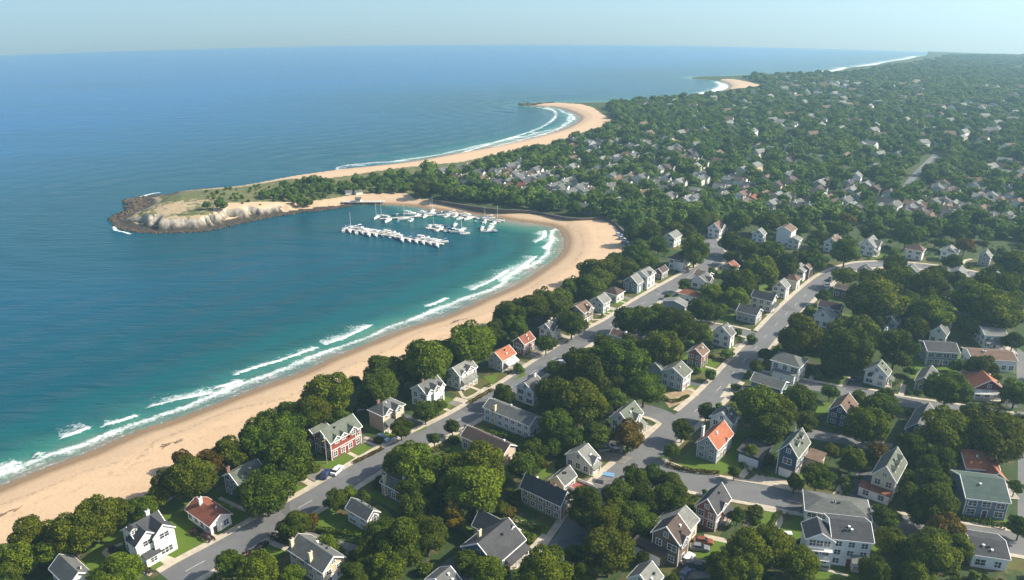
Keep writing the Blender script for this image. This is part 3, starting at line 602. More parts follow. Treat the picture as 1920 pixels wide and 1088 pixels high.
    for k in range(balcony):
        zz = 2.7*(k+1); MB().box(0, w*.5, -1.3, -.02, zz-.15, zz).build('balcony_floor', TRIM, root)
        q = MB(); q.box(0, w*.5, -1.32, -1.25, zz+.85, zz+.95); n = int(w*.5/.35)
        for i in range(n+1): q.box(w*.5*i/n-.03, w*.5*i/n+.03, -1.3, -1.26, zz, zz+.85)
        q.build('railing', TRIM, root)
        for i in range(3): MB().box(w*.25*i, w*.25*i+.16, -1.3, -1.14, zz-2.7, zz-.15).build('balcony_post', TRIM, root)
    if garage:     # (t, width, height[, n doors])
        t, gw, gh = garage[:3]; q = MB().box(t*w-gw/2, t*w+gw/2, -.07, .02, 0, gh)
        for i in range(1, 4): q.box(t*w-gw/2, t*w+gw/2, -.085, -.06, gh*i/4-.02, gh*i/4+.02)
        q.build('garage_door', TRIM, root)
    for ch in chim:  # (x fraction, y fraction, height above the ridge, material)
        cx, cy, chh = ch[0]*w, ch[1]*d, ch[2]; cm = {'b': BRICKC, 'w': TRIM, 'c': CREAMC}[ch[3] if len(ch) > 3 else 'b']; top = h+rise+chh
        q = MB().box(cx-.4, cx+.4, cy-.3, cy+.3, .2 if (ch[0] <= .01 or ch[1] <= .01) else h-.3, top, 0).box(cx-.48, cx+.48, cy-.38, cy+.38, top, top+.15, 0).box(cx-.2, cx+.2, cy-.14, cy+.14, top+.15, top+.45, 1); q.build('chimney', [cm, DARKM], ro)
    for dm in dormers:  # (t, u up the front slope, width); side 'B' looks from the back slope
        t, u, dw = dm[:3]; dh = 1.25
        if axis == 'x': y0 = u*d/2; zb = h+rise*u
        else: y0 = None
        if axis == 'x':
            q = MB(); gable_walls(q, t*w-dw/2, t*w+dw/2, y0, d/2, zb+dh, dw/2*.6, 'y', zb-.1); q.build('dormer', Wm, root)
            q = MB(); q.extrude(roof_profile(dw/2, dw/2*.6, .2, .12, zb+dh+.1, t*w), y0-.25, d/2, 'y'); q.build('dormer_roof', Rm, root); add_window(root, t*w, y0-.004, zb+.25, 0, dw*.55, .8, T)
        else:
            x0 = w-u*w/2; zb = h+rise*u
            q = MB(); q.extrude([(t*d-dw/2, zb-.1), (t*d+dw/2, zb-.1), (t*d+dw/2, zb+dh), (t*d, zb+dh+dw*.25), (t*d-dw/2, zb+dh)], w/2, x0, 'x'); q.build('dormer', Wm, root)
            q = MB(); q.extrude(roof_profile(dw/2, dw*.25, .2, .12, zb+dh+.1, t*d), w/2, x0+.25, 'x'); q.build('dormer_roof', Rm, root); add_window(root, x0+.004, t*d, zb+.2, math.pi/2, dw*.5, .8, T)
    if wing:       # (x0, y0, w, d, h, axis, rise, wall, roof[, gdoor])
        for wg in (wing if isinstance(wing, list) else [wing]):
            x0, y0, ww, wd, wh, wax, wr, wwall, wroof = wg[:9]; q = MB()
            if wr > 0: gable_walls(q, x0, x0+ww, y0, y0+wd, wh, wr, wax)
            else: q.box(x0, x0+ww, y0, y0+wd, -.6, wh)
            q.build('wing_wall', WM(wwall), root); q = MB()
            if wr > 0: gable_roof(q, x0, x0+ww, y0, y0+wd, wh, wr, wax)
            else: q.box(x0-.25, x0+ww+.25, y0-.25, y0+wd+.25, wh, wh+.25)
            q.build('wing_roof', RM(wroof), root)
            if wr > 0: q = MB(); gable_trim(q, x0, x0+ww, y0, y0+wd, wh, wr, wax); q.build('wing_trim', T, root)
            for i in range(max(1, int(wd/2.6))): add_window(root, x0-.004, y0+wd*(i+.5)/max(1, int(wd/2.6)), .8, -math.pi/2, 1.1, 1.2, T) if len(wg) < 10 else None
            if len(wg) < 10:
                for i in range(max(1, int(ww/2.6))): add_window(root, x0+ww*(i+.5)/max(1, int(ww/2.6)), y0-.004, .8, 0, 1.1, 1.2, T)
            elif wg[9] == 'gl': MB().box(x0-.07, x0+.01, y0+.6, y0+wd-.5, 0, 2.3).build('garage_door', TRIM, root)
    return root
DARKM = plain('dark_metal', (.03, .03, .032), .6, .1, 2.)
g1 = 'houses facing the coast road from the beach side'; g2 = 'houses in the blocks behind the coast road'; g3 = 'white and grey houses round the loop street'
SL = math.radians(-8)
# --- beach side of the coast road, from the bottom corner up
house('big white house with twin front gables', (214,1002),(258,1021),(327,998), 5.6,'white','dark',rise=2.6,gables=[(.25,5.2,.8,.2),(.76,4.8,1.6,.5)],porch=(.0,.5,2.2,2.4,'dark','white'),chim=[(.8,.75,.2,'w')],dormers=[(.05,.5,1.6)],wside='FL',label='big white house with dark roof and twin front gables, bottom left',group=g1, wing=(2.2,-1.2,.02,.02,.01,'x',0,'white','dark',1))
house('low house with the brick-red roof', (338,961),(393,988),(434,964), 2.9,'white','redbrown','y',rise=1.5,chim=[(.42,.72,1.6,'w')],door=.2,wside='FL',label='low white house with a brick-red roof and tall white chimney on a bright lawn',group=g1)
house('blue-grey house with grey-green roof', (400,902),(448,912),(502,886), 5.2,'bluegrey','greygreen',rise=2.0,chim=[(.1,.85,.4)],label='dark blue-grey house with grey-green roof half behind a round tree',group=g1)
house('red brick house with small white-edged gables', (569,825),(619,832),(681,801), 5.6,'brick','greygreen',rise=2.4,gables=[(.2,2.4,.12,.1),(.42,2.2,.12,.1),(.72,2.6,.5,.3)],band=2.75,label='long red brick house with white windows and small white-edged gables',group=g1,wing=(1,8.2,5,3,4.5,'x',.9,'brick','greygreen'), base=(.5,'purplebrown'))
house('beige house with a hipped grey roof', (678,775),(718,781),(764,761), 5.6,'beige','grey',hip=True,rise=2.3,gables=[(.25,2.2,.3,.5),(.62,2.4,1.2,.5)],porch=(.05,.8,1.6,2.6),chim=[(.25,.7,.3)],wside='F',label='beige two-storey house with hipped grey roof and two dormered bays',group=g1)
house('white house with three steep little gables', (760,734),(800,741),(834,722), 5.4,'paleblue','grey',rise=2.2,gables=[(.14,2.,.5,.5,'white'),(.48,2.3,.7,.7,'white'),(.85,2.,.5,.3,'white')],chim=[(.3,.6,.4)],label='pale house with white front of three steep little gables',group=g1)
house('grey-sided house with broad white front', (827,701),(862,706),(898,689), 5.3,'grey','lightgrey',rise=2.,gables=[(.6,3.,.3,.3,'white'),(.22,2.,.2,.1,'white')],porch=(.1,.9,1.2,2.5),label='grey-sided house with a white front under a wide grey roof',group=g1)
house('orange-roofed house on the coast road', (905,673),(942,677),(969,663), 4.4,'grey','orange',rise=2.,porch=(.2,1.,1.5,2.3,'white'),wside='FL',label='grey house with orange roof and white porch, beside the coast road',group=g1,balcony=0)
house('small red brick house with brown-red roof', (956,642),(983,646),(1001,634), 4.6,'brick','redbrown',rise=1.8,band=2.2,label='small red brick house with brown-red roof and white windows',group=g1)
house('narrow white house with two chimneys', (1001,619),(1035,622),(1051,611), 4.8,'white','grey',rise=2.1,chim=[(.3,.5,.6,'c'),(.75,.6,.6,'c')],gables=[(.5,2.4,.2,.2)],label='narrow white house with grey roof and two chimneys',group=g1)
house('brown shingled house behind the round tree', (1058,582),(1095,588),(1112,577), 5,'brown','brown',rise=2.,gables=[(.6,2.6,.5,.3)],label='brown house with brown roof behind a round tree',group=g1)
house('pale blue house with cream front', (1104,565),(1132,570),(1148,563), 4.4,'paleblue','lightgrey',rise=2,gwall='cream',label='small pale blue house with cream front and light grey roof',group=g1)
house('white cottage with dark brown roof', (1132,549),(1157,554),(1175,547), 3.6,'offwhite','darkbrown',hip=True,rise=2.,label='white cottage with hipped dark brown roof',group=g1)
house('white house with blue gable', (1164,529),(1196,533),(1206,527), 4.4,'bluegrey','lightgrey',rise=2.6,label='white-trimmed house with blue gable end beside a taller white one',group=g1)
house('tall white house beside the blue gable', (1187,514),(1215,520),(1227,511), 5.8,'white','lightgrey',rise=1.8,gables=[(.5,2.4,.2,.3)],label='tall white house with light grey roof beside the blue-gabled one',group=g1)
house('small dark purple cottage', (1228,508),(1242,512),(1252,505), 3.5,'purplebrown','purple',label='small dark purple-brown cottage in the row',rise=1.5,group=g1)
house('white house with long brown roof', (1254,484),(1276,489),(1300,478), 5,'white','darkbrown',hip=True,rise=2.2,gables=[(.1,3,1.5,-.4)],label='white house with long dark brown roof near the top of the coast road',group=g1)
house('white house deep in the trees', (1242,444),(1265,448),(1279,441), 4.6,'white','lightgrey',rise=2.,label='white house with light grey gable roof standing deep in the trees',group=g1)
# --- far rows and loop
house('white house with brown turret roof', (1325,428),(1350,431),(1364,425), 5,'white','brown',rise=2.8,gables=[(.5,3,.5,.6)],label='white house with pointed brown roofs at the end of the coast road',group=g3)
house('small white house with green-tinted gable', (1410,437),(1432,441),(1439,438), 4.4,'white','lightgrey',rise=2.2,label='small white house with pale grey gable roof alone in the trees',group=g3)
house('stacked beige and white house', (1476,449),(1499,452),(1505,448), 4.8,'offwhite','lightgrey',rise=.9,wing=(1,4.5,7,7,8,'x',1.8,'white','brown'),label='house of a low beige block with a taller white block behind',group=g3)
house('white house with spiky brown roof', (1545,454),(1572,459),(1582,452), 4.6,'white','brown',rise=2.6,gables=[(.5,2.6,.4,.4)],chim=[(.5,.5,.5,'w')],label='white house with steep brown roof behind a round tree, left of the loop',group=g3)
house('tall white house with two long gables', (1611,458),(1641,464),(1658,457), 5,'white','lightgrey','x',rise=3.,gables=[(.6,4,1.2,.2)],porch=(.0,.6,1.5,2.4),label='tall white house with large gables above the loop street',group=g3)
house('white hipped house above the loop', (1701,465),(1731,472),(1742,468), 4.8,'white','brown',hip=True,rise=2.2,label='white house with brown hipped roof above the middle of the loop street',group=g3)
house('little white house right of the hipped one', (1765,468),(1795,475),(1804,472), 4.6,'white','lightgrey',rise=2.2,gables=[(.3,2.4,.4,.3)],label='little white house with pale roof beyond the hipped one above the loop',group=g3)
house('grey-roofed house at the loop end', (1839,475),(1858,484),(1869,480), 4.4,'grey','lightgrey',rise=2.2,label='grey house with pale gable roof among trees at the end of the loop',group=g3)
house('dark roof behind small trees in the loop', (1606,507),(1632,511),(1638,508), 3.6,'grey','dark',rise=2.,label='house with dark grey roof just inside the left bend of the loop',group=g3)
house('blue-white house inside the loop', (1690,507),(1722,513),(1731,509), 3.8,'paleblue','grey',rise=2.4,label='pale blue house with white-edged grey roof inside the loop street',group=g3)
house('low grey house inside the loop', (1779,513),(1812,517),(1826,512), 3.2,'grey','lightgrey',rise=1.8,label='low pale grey house inside the right end of the loop street',group=g3)
house('white house with two stepped roofs', (1850,519),(1880,524),(1888,519), 5.2,'white','lightgrey',rise=2.2,wing=(-3.2,0,3.2,6,3.,'y',1.2,'white','dark'),label='white house with two stepped roofs beyond the loop street',group=g3)
# --- block between the coast road and the second street
house('brown-sided house with rusty roof', (1351,500),(1379,504),(1388,499), 4.8,'stone','redbrown',rise=1.8,label='brown-sided house with rusty red roof under the trees',group=g2)
house('white house with jumbled grey roofs', (1292,526),(1325,530),(1342,523), 3.8,'white','grey',rise=1.8,gables=[(.5,2.6,.8,.2)],wing=(5,2,6,6,3.8,'y',1.4,'offwhite','brown'),label='white house with jumbled grey and brown roofs behind the coast road',group=g2)
house('white house with long orange-red roof', (1269,552),(1306,558),(1316,552), 3.8,'white','orange',hip=True,rise=1.6,label='long white house under a hipped orange-red roof',group=g2)
house('plain grey house with light roof', (1236,569),(1285,576),(1293,571), 4.6,'grey','lightgrey',rise=1.3,wside='F',label='plain grey house with light roof and bare side wall beside the coast road',group=g2)
house('long white house with dark roof', (1403,560),(1449,565),(1459,558), 5.2,'offwhite','dark','y',rise=1.8,storeys=2,porch=(.1,.9,1.2,2.5),label='two-storey off-white house with dark roof on the second street',group=g2)
house('grey corner house with dark roof', (1376,587),(1419,592),(1432,583), 4.,'grey','dark','y',rise=1.6,label='single grey house with dark roof on the corner lawn',group=g2)
house('white gabled house with bright side', (1446,536),(1475,541),(1482,535), 4.8,'white','lightgrey',rise=2.2,chim=[(.1,.9,.3,'w')],label='white gabled house, middle of three beside the second street',group=g2)
house('house with the tan hipped roof', (1473,523),(1495,528),(1502,522), 4.2,'offwhite','brown',hip=True,rise=2,label='off-white house with tan roof between two white ones',group=g2)
house('upper white house near the bend', (1477,505),(1508,510),(1515,504), 4.6,'white','lightgrey',rise=1.8,label='white house with low grey roof just below the bend',group=g2)
house('brown house squeezed by the bend', (1505,502),(1519,505),(1525,499), 5,'brown','brown',rise=1.2,label='narrow brown house tucked against the white one near the bend',group=g2)
house('white barn-like house by the crossing', (1330,626),(1371,631),(1382,626), 5.0,'white','grey',rise=2.6,label='white barn-like house with grey roof beside the street crossing',group=g2)
house('brown brick house with white windows', (1284,664),(1317,668),(1334,659), 4.8,'brick','brown',rise=1.8,base=(2.3,'brown'),label='brown and red house with white windows and tan roof',group=g2)
house('pale blue house with left wing', (1236,699),(1282,709),(1300,697), 5.,'paleblue','greygreen',rise=2.2,wing=(2.2,8.4,8,5,4.,'x',1.8,'paleblue','greygreen'),label='pale blue house with grey-green roof and a wing, beside a worn yard',group=g2)
house('big white house with long grey-green roof', (1133,791),(1180,796),(1216,778), 5.4,'white','greygreen',rise=2.6,gables=[(.55,2.6,.6,.2)],porch=(.3,1.,1.8,2.5,'lightgrey'),base=(1.6,'bluegrey'),label='big white house with long grey-green roof at the side street corner',group=g2)
house('white gabled house with a white chimney', (958,730),(1001,737),(1022,722), 5.,'white','grey',rise=2.2,chim=[(.85,.5,1.,'w')],label='white gabled house with grey roof and white chimney beside the great tree clump',group=g2)
house('long low house with the dark eaves', (1129,636),(1206,645),(1213,641), 3.8,'paleblue','brown','y',rise=1.2,chim=[(.5,.05,.5,'w'),(.4,.6,.4,'w')],label='long low pale house with brown roof beside the coast road',group=g2)
house('long white and blue-grey row house', (881,780),(993,799),(1020,785), 4.6,'paleblue','grey','y',rise=1.4,chim=[(.0,.76,.5,'c')],storeys=2,label='long two-storey pale house with a cream chimney on its side and white end',group=g2)
house('long dark-roofed house with pink end', (833,838),(944,853),(966,835), 4.2,'pinkish','darkbrown','y',rise=1.6,label='long house with dark roof and pinkish end wall behind the bright trees',group=g2, winskip='F')
house('cream cottage with wide grey roof', (1050,861),(1107,872),(1126,858), 3.6,'offwhite','lightgrey',rise=2.4,gables=[(.5,3,.6,0)],porch=(.0,.9,1.2,2.3),label='cream cottage with wide grey gables beside its pale driveway',group=g2)
house('white two-part house behind the hedge', (625,968),(688,976),(714,964), 3.9,'white','grey','y',rise=1.5,storeys=2,gables=[(.5,2.2,.2,-.2)],label='white house with grey roof behind the long clipped hedge',group=g2)
house('grey-blue house with two chimneys', (697,914),(759,928),(778,913), 3.8,'bluegrey','greygreen','y',rise=1.4,chim=[(.0,.85,.9,'c'),(.6,.25,1.4,'w')],label='low grey-blue house with a cream and a white chimney',group=g2)
house('bottom house with big grey roof', (505,1054),(605,1074),(660,1053), 4.6,'tan','grey','y',rise=2.,chim=[(.05,.38,.5,'c'),(.1,.98,.3,'c')],label='tan house with big grey roof and cream chimneys at the bottom',group=g2)
house('colonial house with the dark roof', (960,925),(1052,948),(1068,928), 4.9,'stone','dark','y',rise=2.4,storeys=2,chim=[(.55,.3,.3)],label='two-storey stone-grey house with dark roof and white windows behind a lawn',group=g2,wside='FL')
house('grey outbuilding behind the colonial', (1024,904),(1058,911),(1075,889), 3.4,'cream','grey',rise=1.8,label='small cream outbuilding with grey roof beside a red deck',group=g2)
house('dark-roofed house with the blue gable', (856,1033),(929,1061),(986,1012), 4.4,'bluegrey','dark',rise=3.2,wing=(7,3,5,9,4.4,'y',2.4,'tan','dark'),chim=[(.3,.75,.3,'c')],porch=(.35,1,1.4,2.6,'dark'),label='house with large dark roof and blue-grey gable at the bottom',group=g2)
house('brown house with a beige garage', (1211,1010),(1275,1022),(1300,1000), 6.4,'brown','darkbrown',rise=3.,gables=[(.4,3.6,.4,-.6,'tan')],label='tall brown house with dark roof and a beige garage below',group=g2,wing=[(-2.2,2.5,2.2,7.5,3.2,'y',0,'brown','darkbrown','gl'),(5.6,1.5,7,7,4.2,'x',2.,'tan','lightgrey')])
house('red house with the dark blue-grey roof', (1299,955),(1345,965),(1388,941), 5.3,'brick','dark',rise=3.,gables=[(.45,2.4,.3,.1)],porch=(.5,1.,1.4,2.5),band=2.6,label='red gabled house with dark roof and white trim by the cross street',group=g2)
house('bottom grey roof beside the trees', (1172,1090),(1222,1106),(1252,1085), 4,'offwhite','lightgrey',rise=2.2,label='light grey roof of a house cut by the bottom edge, below the brown house',group=g2)
house('house at the bottom left corner', (70,1078),(127,1100),(166,1070), 4,'white','grey','y',rise=1.8,label='white house with grey roof cut by the bottom edge, left of the big white house',group=g1)
house('roof at the bottom edge by the drive', (782,1100),(838,1112),(850,1080), 3.6,'tan','grey',rise=1.8,label='pale grey roof cut by the bottom edge beside a dark drive',group=g2)
# --- right of the second street
house('dark brown flat-roofed house', (1562,541),(1608,549),(1617,542), 4,'purplebrown','darkbrown','y',rise=.8,label='dark brown low-roofed house right of the second street',group=g2)
house('purple-brown house behind the white one', (1531,576),(1575,583),(1585,576), 4,'purplebrown','purple','y',rise=1.6,label='purple-brown house with dark roof just behind a small white house',group=g2)
house('small white house before the purple one', (1522,595),(1559,599),(1568,590), 4.2,'white','lightgrey',rise=2.2,label='small white gabled house in front of the purple-brown one',group=g2)
house('white-blue house among the big trees', (1648,602),(1683,607),(1692,599), 4.6,'paleblue','lightgrey',rise=2.4,label='white-blue gabled house below the largest bright tree',group=g2)
house('low garage with white chimney', (1656,626),(1690,631),(1700,627), 2.6,'offwhite','lightgrey','y',rise=.5,chim=[(.1,.95,1.2,'w')],door=None,label='low pale garage roof with a white chimney in front of the white-blue house',group=g2)
house('white house with the stepped grey roof', (1742,624),(1776,629),(1786,621), 4.2,'white','grey',rise=2.6,label='white gabled house with grey roof in front of a dark-roofed one',group=g2)
house('dark-roofed house behind stepped one', (1743,597),(1785,603),(1793,596), 4.4,'grey','dark','y',rise=1.,label='long dark grey roof right behind the white gabled house',group=g2)
house('boxy white house by the right edge', None,(1847,629),(1893,634), 5,'white','lightgrey',D=8,ang=SL,rise=1.2,porch=(.05,.95,1.5,2.4,'lightgrey'),label='boxy two-storey white house with pale roof near the right edge',group=g2,wside='FL')
house('blue-grey house with white upper windows', None,(1739,659),(1801,664), 5.2,'bluegrey','dark',D=8,ang=SL,rise=1.4,big=1.5,label='blue-grey two-storey house with a row of white upper windows',group=g2,wside='FL')
house('long white house near the right edge', None,(1822,673),(1914,684), 4.2,'white','brown',D=8,ang=SL,rise=1.2,chim=[(.35,.4,.3,'w')],label='long white house with brown-grey roof above the orange-roofed gable',group=g2,wside='FL')
house('white gabled house above the side street', (1619,697),(1665,705),(1678,697), 4.8,'white','greygreen',rise=2.6,porch=(.3,1,1.5,2.6),label='white gabled house with grey-green roof beside a dark drive',group=g2)
house('grey cottage behind a broad tree', (1715,715),(1748,722),(1776,704), 3.4,'stone','grey',rise=1.8,gables=[(.7,2.6,.3,.2)],label='grey cottage with gabled roof mostly hidden behind a broad tree',group=g2)
house('orange-roofed gable with white porch', None,(1826,727),(1884,731), 3.9,'red','orange','y',D=10,ang=SL,rise=2.8,porch=(.0,1,1.4,2.4,'white'),base=(2.1,'white'),big=1.2,storeys=1,door=None,label='orange-roofed house with dark red gable and white porch',group=g2,wside='F')
house('brown-roofed house with dark blue gable', (1552,771),(1594,781),(1612,760), 4.6,'navy','brown',rise=2.6,wside='FL',gables=[(.3,2.6,.3,-.3)],label='brown-roofed house with dark blue gable under the side street',group=g2)
house('grey house below the side street', (1698,804),(1738,816),(1759,777), 3.6,'navy','grey',rise=2.6,label='long grey-roofed house with dark blue gable beside dark trees',group=g2)
house('large white house with verandas', (1443,678),(1500,690),(1516,675), 5.6,'white','grey','y',hip=True,rise=2.,balcony=0,wside='FL',wing=(-1.8,.6,1.8,7,2.8,'y',0,'white','lightgrey',1),label='large white house with grey hipped roof and verandas',group=g2,gables=[])
house('long blue-grey house by the driveway', (1402,719),(1466,731),(1481,718), 4.2,'bluegrey','grey','y',rise=1.4,label='long blue-grey house with grey roof beside a pale drive',group=g2)
house('white house behind the orange roof', (1331,782),(1374,796),(1390,784), 5.2,'white','grey',rise=2.6,gables=[(.5,2.6,.4,.2)],chim=[(.6,.4,.3,'c')],label='white house with broken grey rooflines just behind the orange-roofed one',group=g2)
house('orange-roofed house on the corner lawn', (1303,833),(1346,844),(1380,815), 4.6,'grey','orange',rise=2.8,wside='FL',gables=[(.6,1.8,.2,-.3)],chim=[(.25,.97,.9,'w')],label='large orange-roofed house with glazed gable on the corner lawn',group=g2)
house('dark blue house with two white garages', (1457,848),(1497,858),(1527,831), 7.2,'navy','greygreen',rise=3.,big=1.6,wing=[(-.6,8.8,8,6.4,3.,'x',0,'navy','dark','gl'),(7.,-3.8,5,3.8,3.2,'x',0,'tan','brown')],dormers=[(.75,.5,1.6),(.3,.4,1.4)],base=(2.8,'purplebrown'),label='tall dark blue house with grey-green roof above two white garage doors',group=g2)
house('yellow-gabled house with dormers', (1635,890),(1681,904),(1703,868), 6.,'cream','greygreen',rise=3.2,dormers=[(.2,.3,1.6),(.5,.3,1.6),(.8,.3,1.6)],wing=(-2.4,.3,2.4,7,2.6,'y',0,'white','redbrown'),label='long yellow-gabled house with dormers and a brown-red porch roof',group=g2)
house('orange-roofed house at the right edge', None,(1811,878),(1877,886), 4,'grey','orange',D=9,ang=SL,rise=2.4,label='grey house with orange roof near the right edge',group=g2,gables=[(.8,5,3.2,-1.,'brown')],wside='FL')
house('blue-grey house with dark green roof', None,(1811,934),(1899,951), 5.2,'bluegrey','green',D=11,ang=math.radians(-12),rise=2.4,big=1.5,label='blue-grey house with large dark green roof and a row of white windows',group=g2,wside='F')
house('long low white house on the cross street', None,(1511,957),(1636,988), 4.6,'white','grey',D=7.5,ang=math.radians(-16),hip=True,rise=1.4,big=1.6,label='long low white house with broad grey roof beside the cross street',group=g2,wside='FL',storeys=2)
house('white three-storey house with balconies', None,(1560,1010),(1638,1018), 7.2,'white','dark',D=8,ang=math.radians(-10),rise=1.8,storeys=3,wing=(-5.4,-.7,5.4,5.,6.9,'y',1.7,'white','dark'),porch=(.55,1,1.6,2.4,'lightgrey'),label='white three-storey house with stacked balconies at the bottom right',group=g2,wside='FR')
house('little white house at the bottom right', None,(1823,1040),(1897,1057), 3.4,'white','dark',D=8,ang=math.radians(-14),rise=1.4,label='little white house with dark grey roof at the bottom right',group=g2,wside='FL')
house('roof peeking over the right trees', (1838,790),(1858,795),(1880,782), 3.6,'grey','darkbrown',rise=2,label='dark roof peeking over trees below the orange-roofed gable',group=g2)
house('white-roofed shed in the dark trees', (1770,565),(1793,568),(1800,564), 2.6,'white','white',rise=.6,door=None,label='white-roofed shed in the dark trees below the loop',group=g2)
# garage doors of the blue house, on its camera side

# the two wide white doors under the dark blue house
for q in HOUSES:
    if q[0].startswith('dark blue house with two'):
        d = q[5]; m_ = MB().box(-.09, .0, .6, d-.6, 0, 2.4)
        for i in range(1, 4): m_.box(-.11, -.08, .6, d-.6, .6*i-.02, .6*i+.02)
        m_.box(-.12, -.05, d/2-.08, d/2+.08, 0, 2.4).build('garage_door', TRIM, q[-1])
    if q[0].startswith('white three-storey'):
        for k in (0, 1):
            zz = 2.4*(k+1); MB().box(-5.5, -.1, -2.1, -.72, zz-.15, zz).build('balcony_floor', TRIM, q[-1]); m_ = MB().box(-5.5, -.1, -2.12, -2.05, zz+.8, zz+.9)
            for i in range(15): m_.box(-5.45+i*.375, -5.39+i*.375, -2.1, -2.06, zz, zz+.8)
            m_.build('railing', TRIM, q[-1])
        for x in (-5.45, -2.9, -.35): MB().box(x, x+.18, -2.1, -1.94, -.3, 4.7).build('balcony_post', TRIM, q[-1])
        for zz in (2.9, 5.2):
            for x in (-4.2, -2.7, -1.2): add_window(q[-1], x, -.71, zz, 0, 1.1, 1.3)
# ---------------------------------------------------------------- the town inland: houses as things, the far ones as one mass
mid_px = [(842,339),(867,343),(910,354),(968,357),(1026,336),(1070,342),(1050,295),(977,312),(1144,324),(1116,271),(1141,274),(1171,366),(1240,310),(1319,315),(1270,301),(1334,357),(1290,366),(1122,384),(1026,381),(1216,278),(1150,340),(1255,342),(878,321),(1195,272),(1080,396),(1353,264),(1426,274),(1481,311),(1645,322),(1334,361),(1352,343),(1397,329),(1442,345),(1400,367),(1555,351),(1516,369),(1574,374),(1613,380),(1665,267),(1681,249),(1565,393),(1600,400),(1655,403),(1691,390),(1739,412),(1794,416),(1823,403),(1875,403),(1849,371),(1784,370),(1752,325),(1768,364),(1868,332),(1910,338),(1900,380),(1374,393),(1584,361),(1629,358),(1658,354),(1671,293),(1730,367)]
zones = [([(830,318),(1100,318),(1180,350),(1170,395),(1100,385),(1000,372),(880,358),(820,350)], 44, 14), ([(1050,270),(1230,262),(1330,300),(1300,330),(1080,325)], 30, 13), ([(1170,335),(1500,330),(1690,365),(1680,410),(1430,395),(1270,400),(1190,375)], 46, 15), ([(1700,350),(1920,365),(1920,428),(1700,420)], 40, 15), ([(1180,205),(1260,205),(1280,255),(1180,255)], 12, 9), ([(1340,255),(1560,265),(1540,300),(1360,300)], 10, 12), ([(1660,255),(1920,262),(1920,300),(1720,330),(1660,300)], 14, 13)]
rs = random.Random(5); cand = list(mid_px)
for pg, n, md in zones:
    pa = np.array(pg, float); c = 0; t = 0
    while c < n and t < 3000:
        t += 1; u = rs.uniform(pa[:, 0].min(), pa[:, 0].max()); v = rs.uniform(pa[:, 1].min(), pa[:, 1].max())
        if inside(np.array([[u, v]]), pa)[0] and all(abs(u-a)/1.25+abs(v-b)*1.3 > md for a, b in cand): cand.append((u, v)); c += 1
road_I = roads['I'][0]
mids = []
for u, v in cand:
    p = G(u, v+3); 
    if seg_dist(p[None, :2], road_I)[0][0] < 16: continue
    mids.append((u, v, p))
_mm = {}
MIDWIN = MB().box(-.6, .6, -.05, .02, 0, 1.2, 0).box(-.72, -.6, -.07, .02, -.1, 1.3, 1).box(.6, .72, -.07, .02, -.1, 1.3, 1).box(-.6, .6, -.07, .02, 1.2, 1.3, 1).box(-.6, .6, -.07, .02, -.1, 0, 1).mesh('window', [GLASS, TRIM])
def mid_parts(kind, wall, roof):
    k = (kind, wall, roof)
    if k in _mm: return _mm[k]
    w, d, h = [(10, 8, 5), (13, 8, 4.4), (9, 9, 5.4), (15, 9, 4.6)][kind]; r = 2.2; wl_ = []; a = MB(); b = MB(); c = MB(); e = MB()
    gable_walls(a, 0, w, 0, d, h, r, 'x'); gable_roof(b, 0, w, 0, d, h, r, 'x')
    if kind in (0, 2, 3): gable_walls(a, w*.55, w*.95, -1.4, d*.4, h, 1.7, 'y'); gable_roof(b, w*.55, w*.95, -1.4, d*.4, h, 1.7, 'y')
    for x in np.arange(1.2, w*.5, 2.3):
        for z in (.9, 3.2)[:2 if h > 4.5 else 1]: wl_.append((x+.6, 0, z, 0.))
    for y in np.arange(1.2, d-1.5, 2.6):
        for z in (.9, 3.2)[:2 if h > 4.5 else 1]: wl_.append((0, y+.6, z, -math.pi/2))
    e.box(w*.3-.4, w*.3+.4, d*.5-.3, d*.5+.3, h+r-.6, h+r+.8)
    _mm[k] = (a.mesh('wall', [WM(wall)]), b.mesh('roof', [RM(roof)]), wl_, e.mesh('chimney', [TRIM])); return _mm[k]
mids.sort(key=lambda q: np.hypot(*q[2][:2])); MID = []
wname = {'white': 'white', 'offwhite': 'off-white', 'grey': 'grey', 'tan': 'tan', 'brown': 'brown', 'paleblue': 'pale blue'}; rname = {'lightgrey': 'pale grey', 'grey': 'grey', 'brown': 'brown', 'dark': 'dark', 'redbrown': 'rusty', 'darkbrown': 'dark brown'}
NEARH = [(2, 'houses in the wooded town inland')]
nth = ['', 'second ', 'third ', 'fourth ', 'fifth ', 'sixth ', 'seventh ', 'eighth ', 'ninth ', 'tenth ']
def region(u, v):
    if u < 960 and v > 318: return 'behind the marina'
    if u < 1190 and v > 318: return 'behind the top of the bay beach'
    if v < 262: return 'far off, inland of the outer beach'
    if u < 1345 and v < 325: return 'inland of the outer beach'
    if u < 1345: return 'in the trees beyond the bay beach'
    if v < 315 and u < 1600: return 'high among the far woods'
    if u < 1500: return 'in the middle of the wooded town'
    if u < 1700 and v > 325: return 'left of the far straight road'
    if v < 340: return 'right of the far straight road top'
    return 'right of the far straight road'
cnt = {}
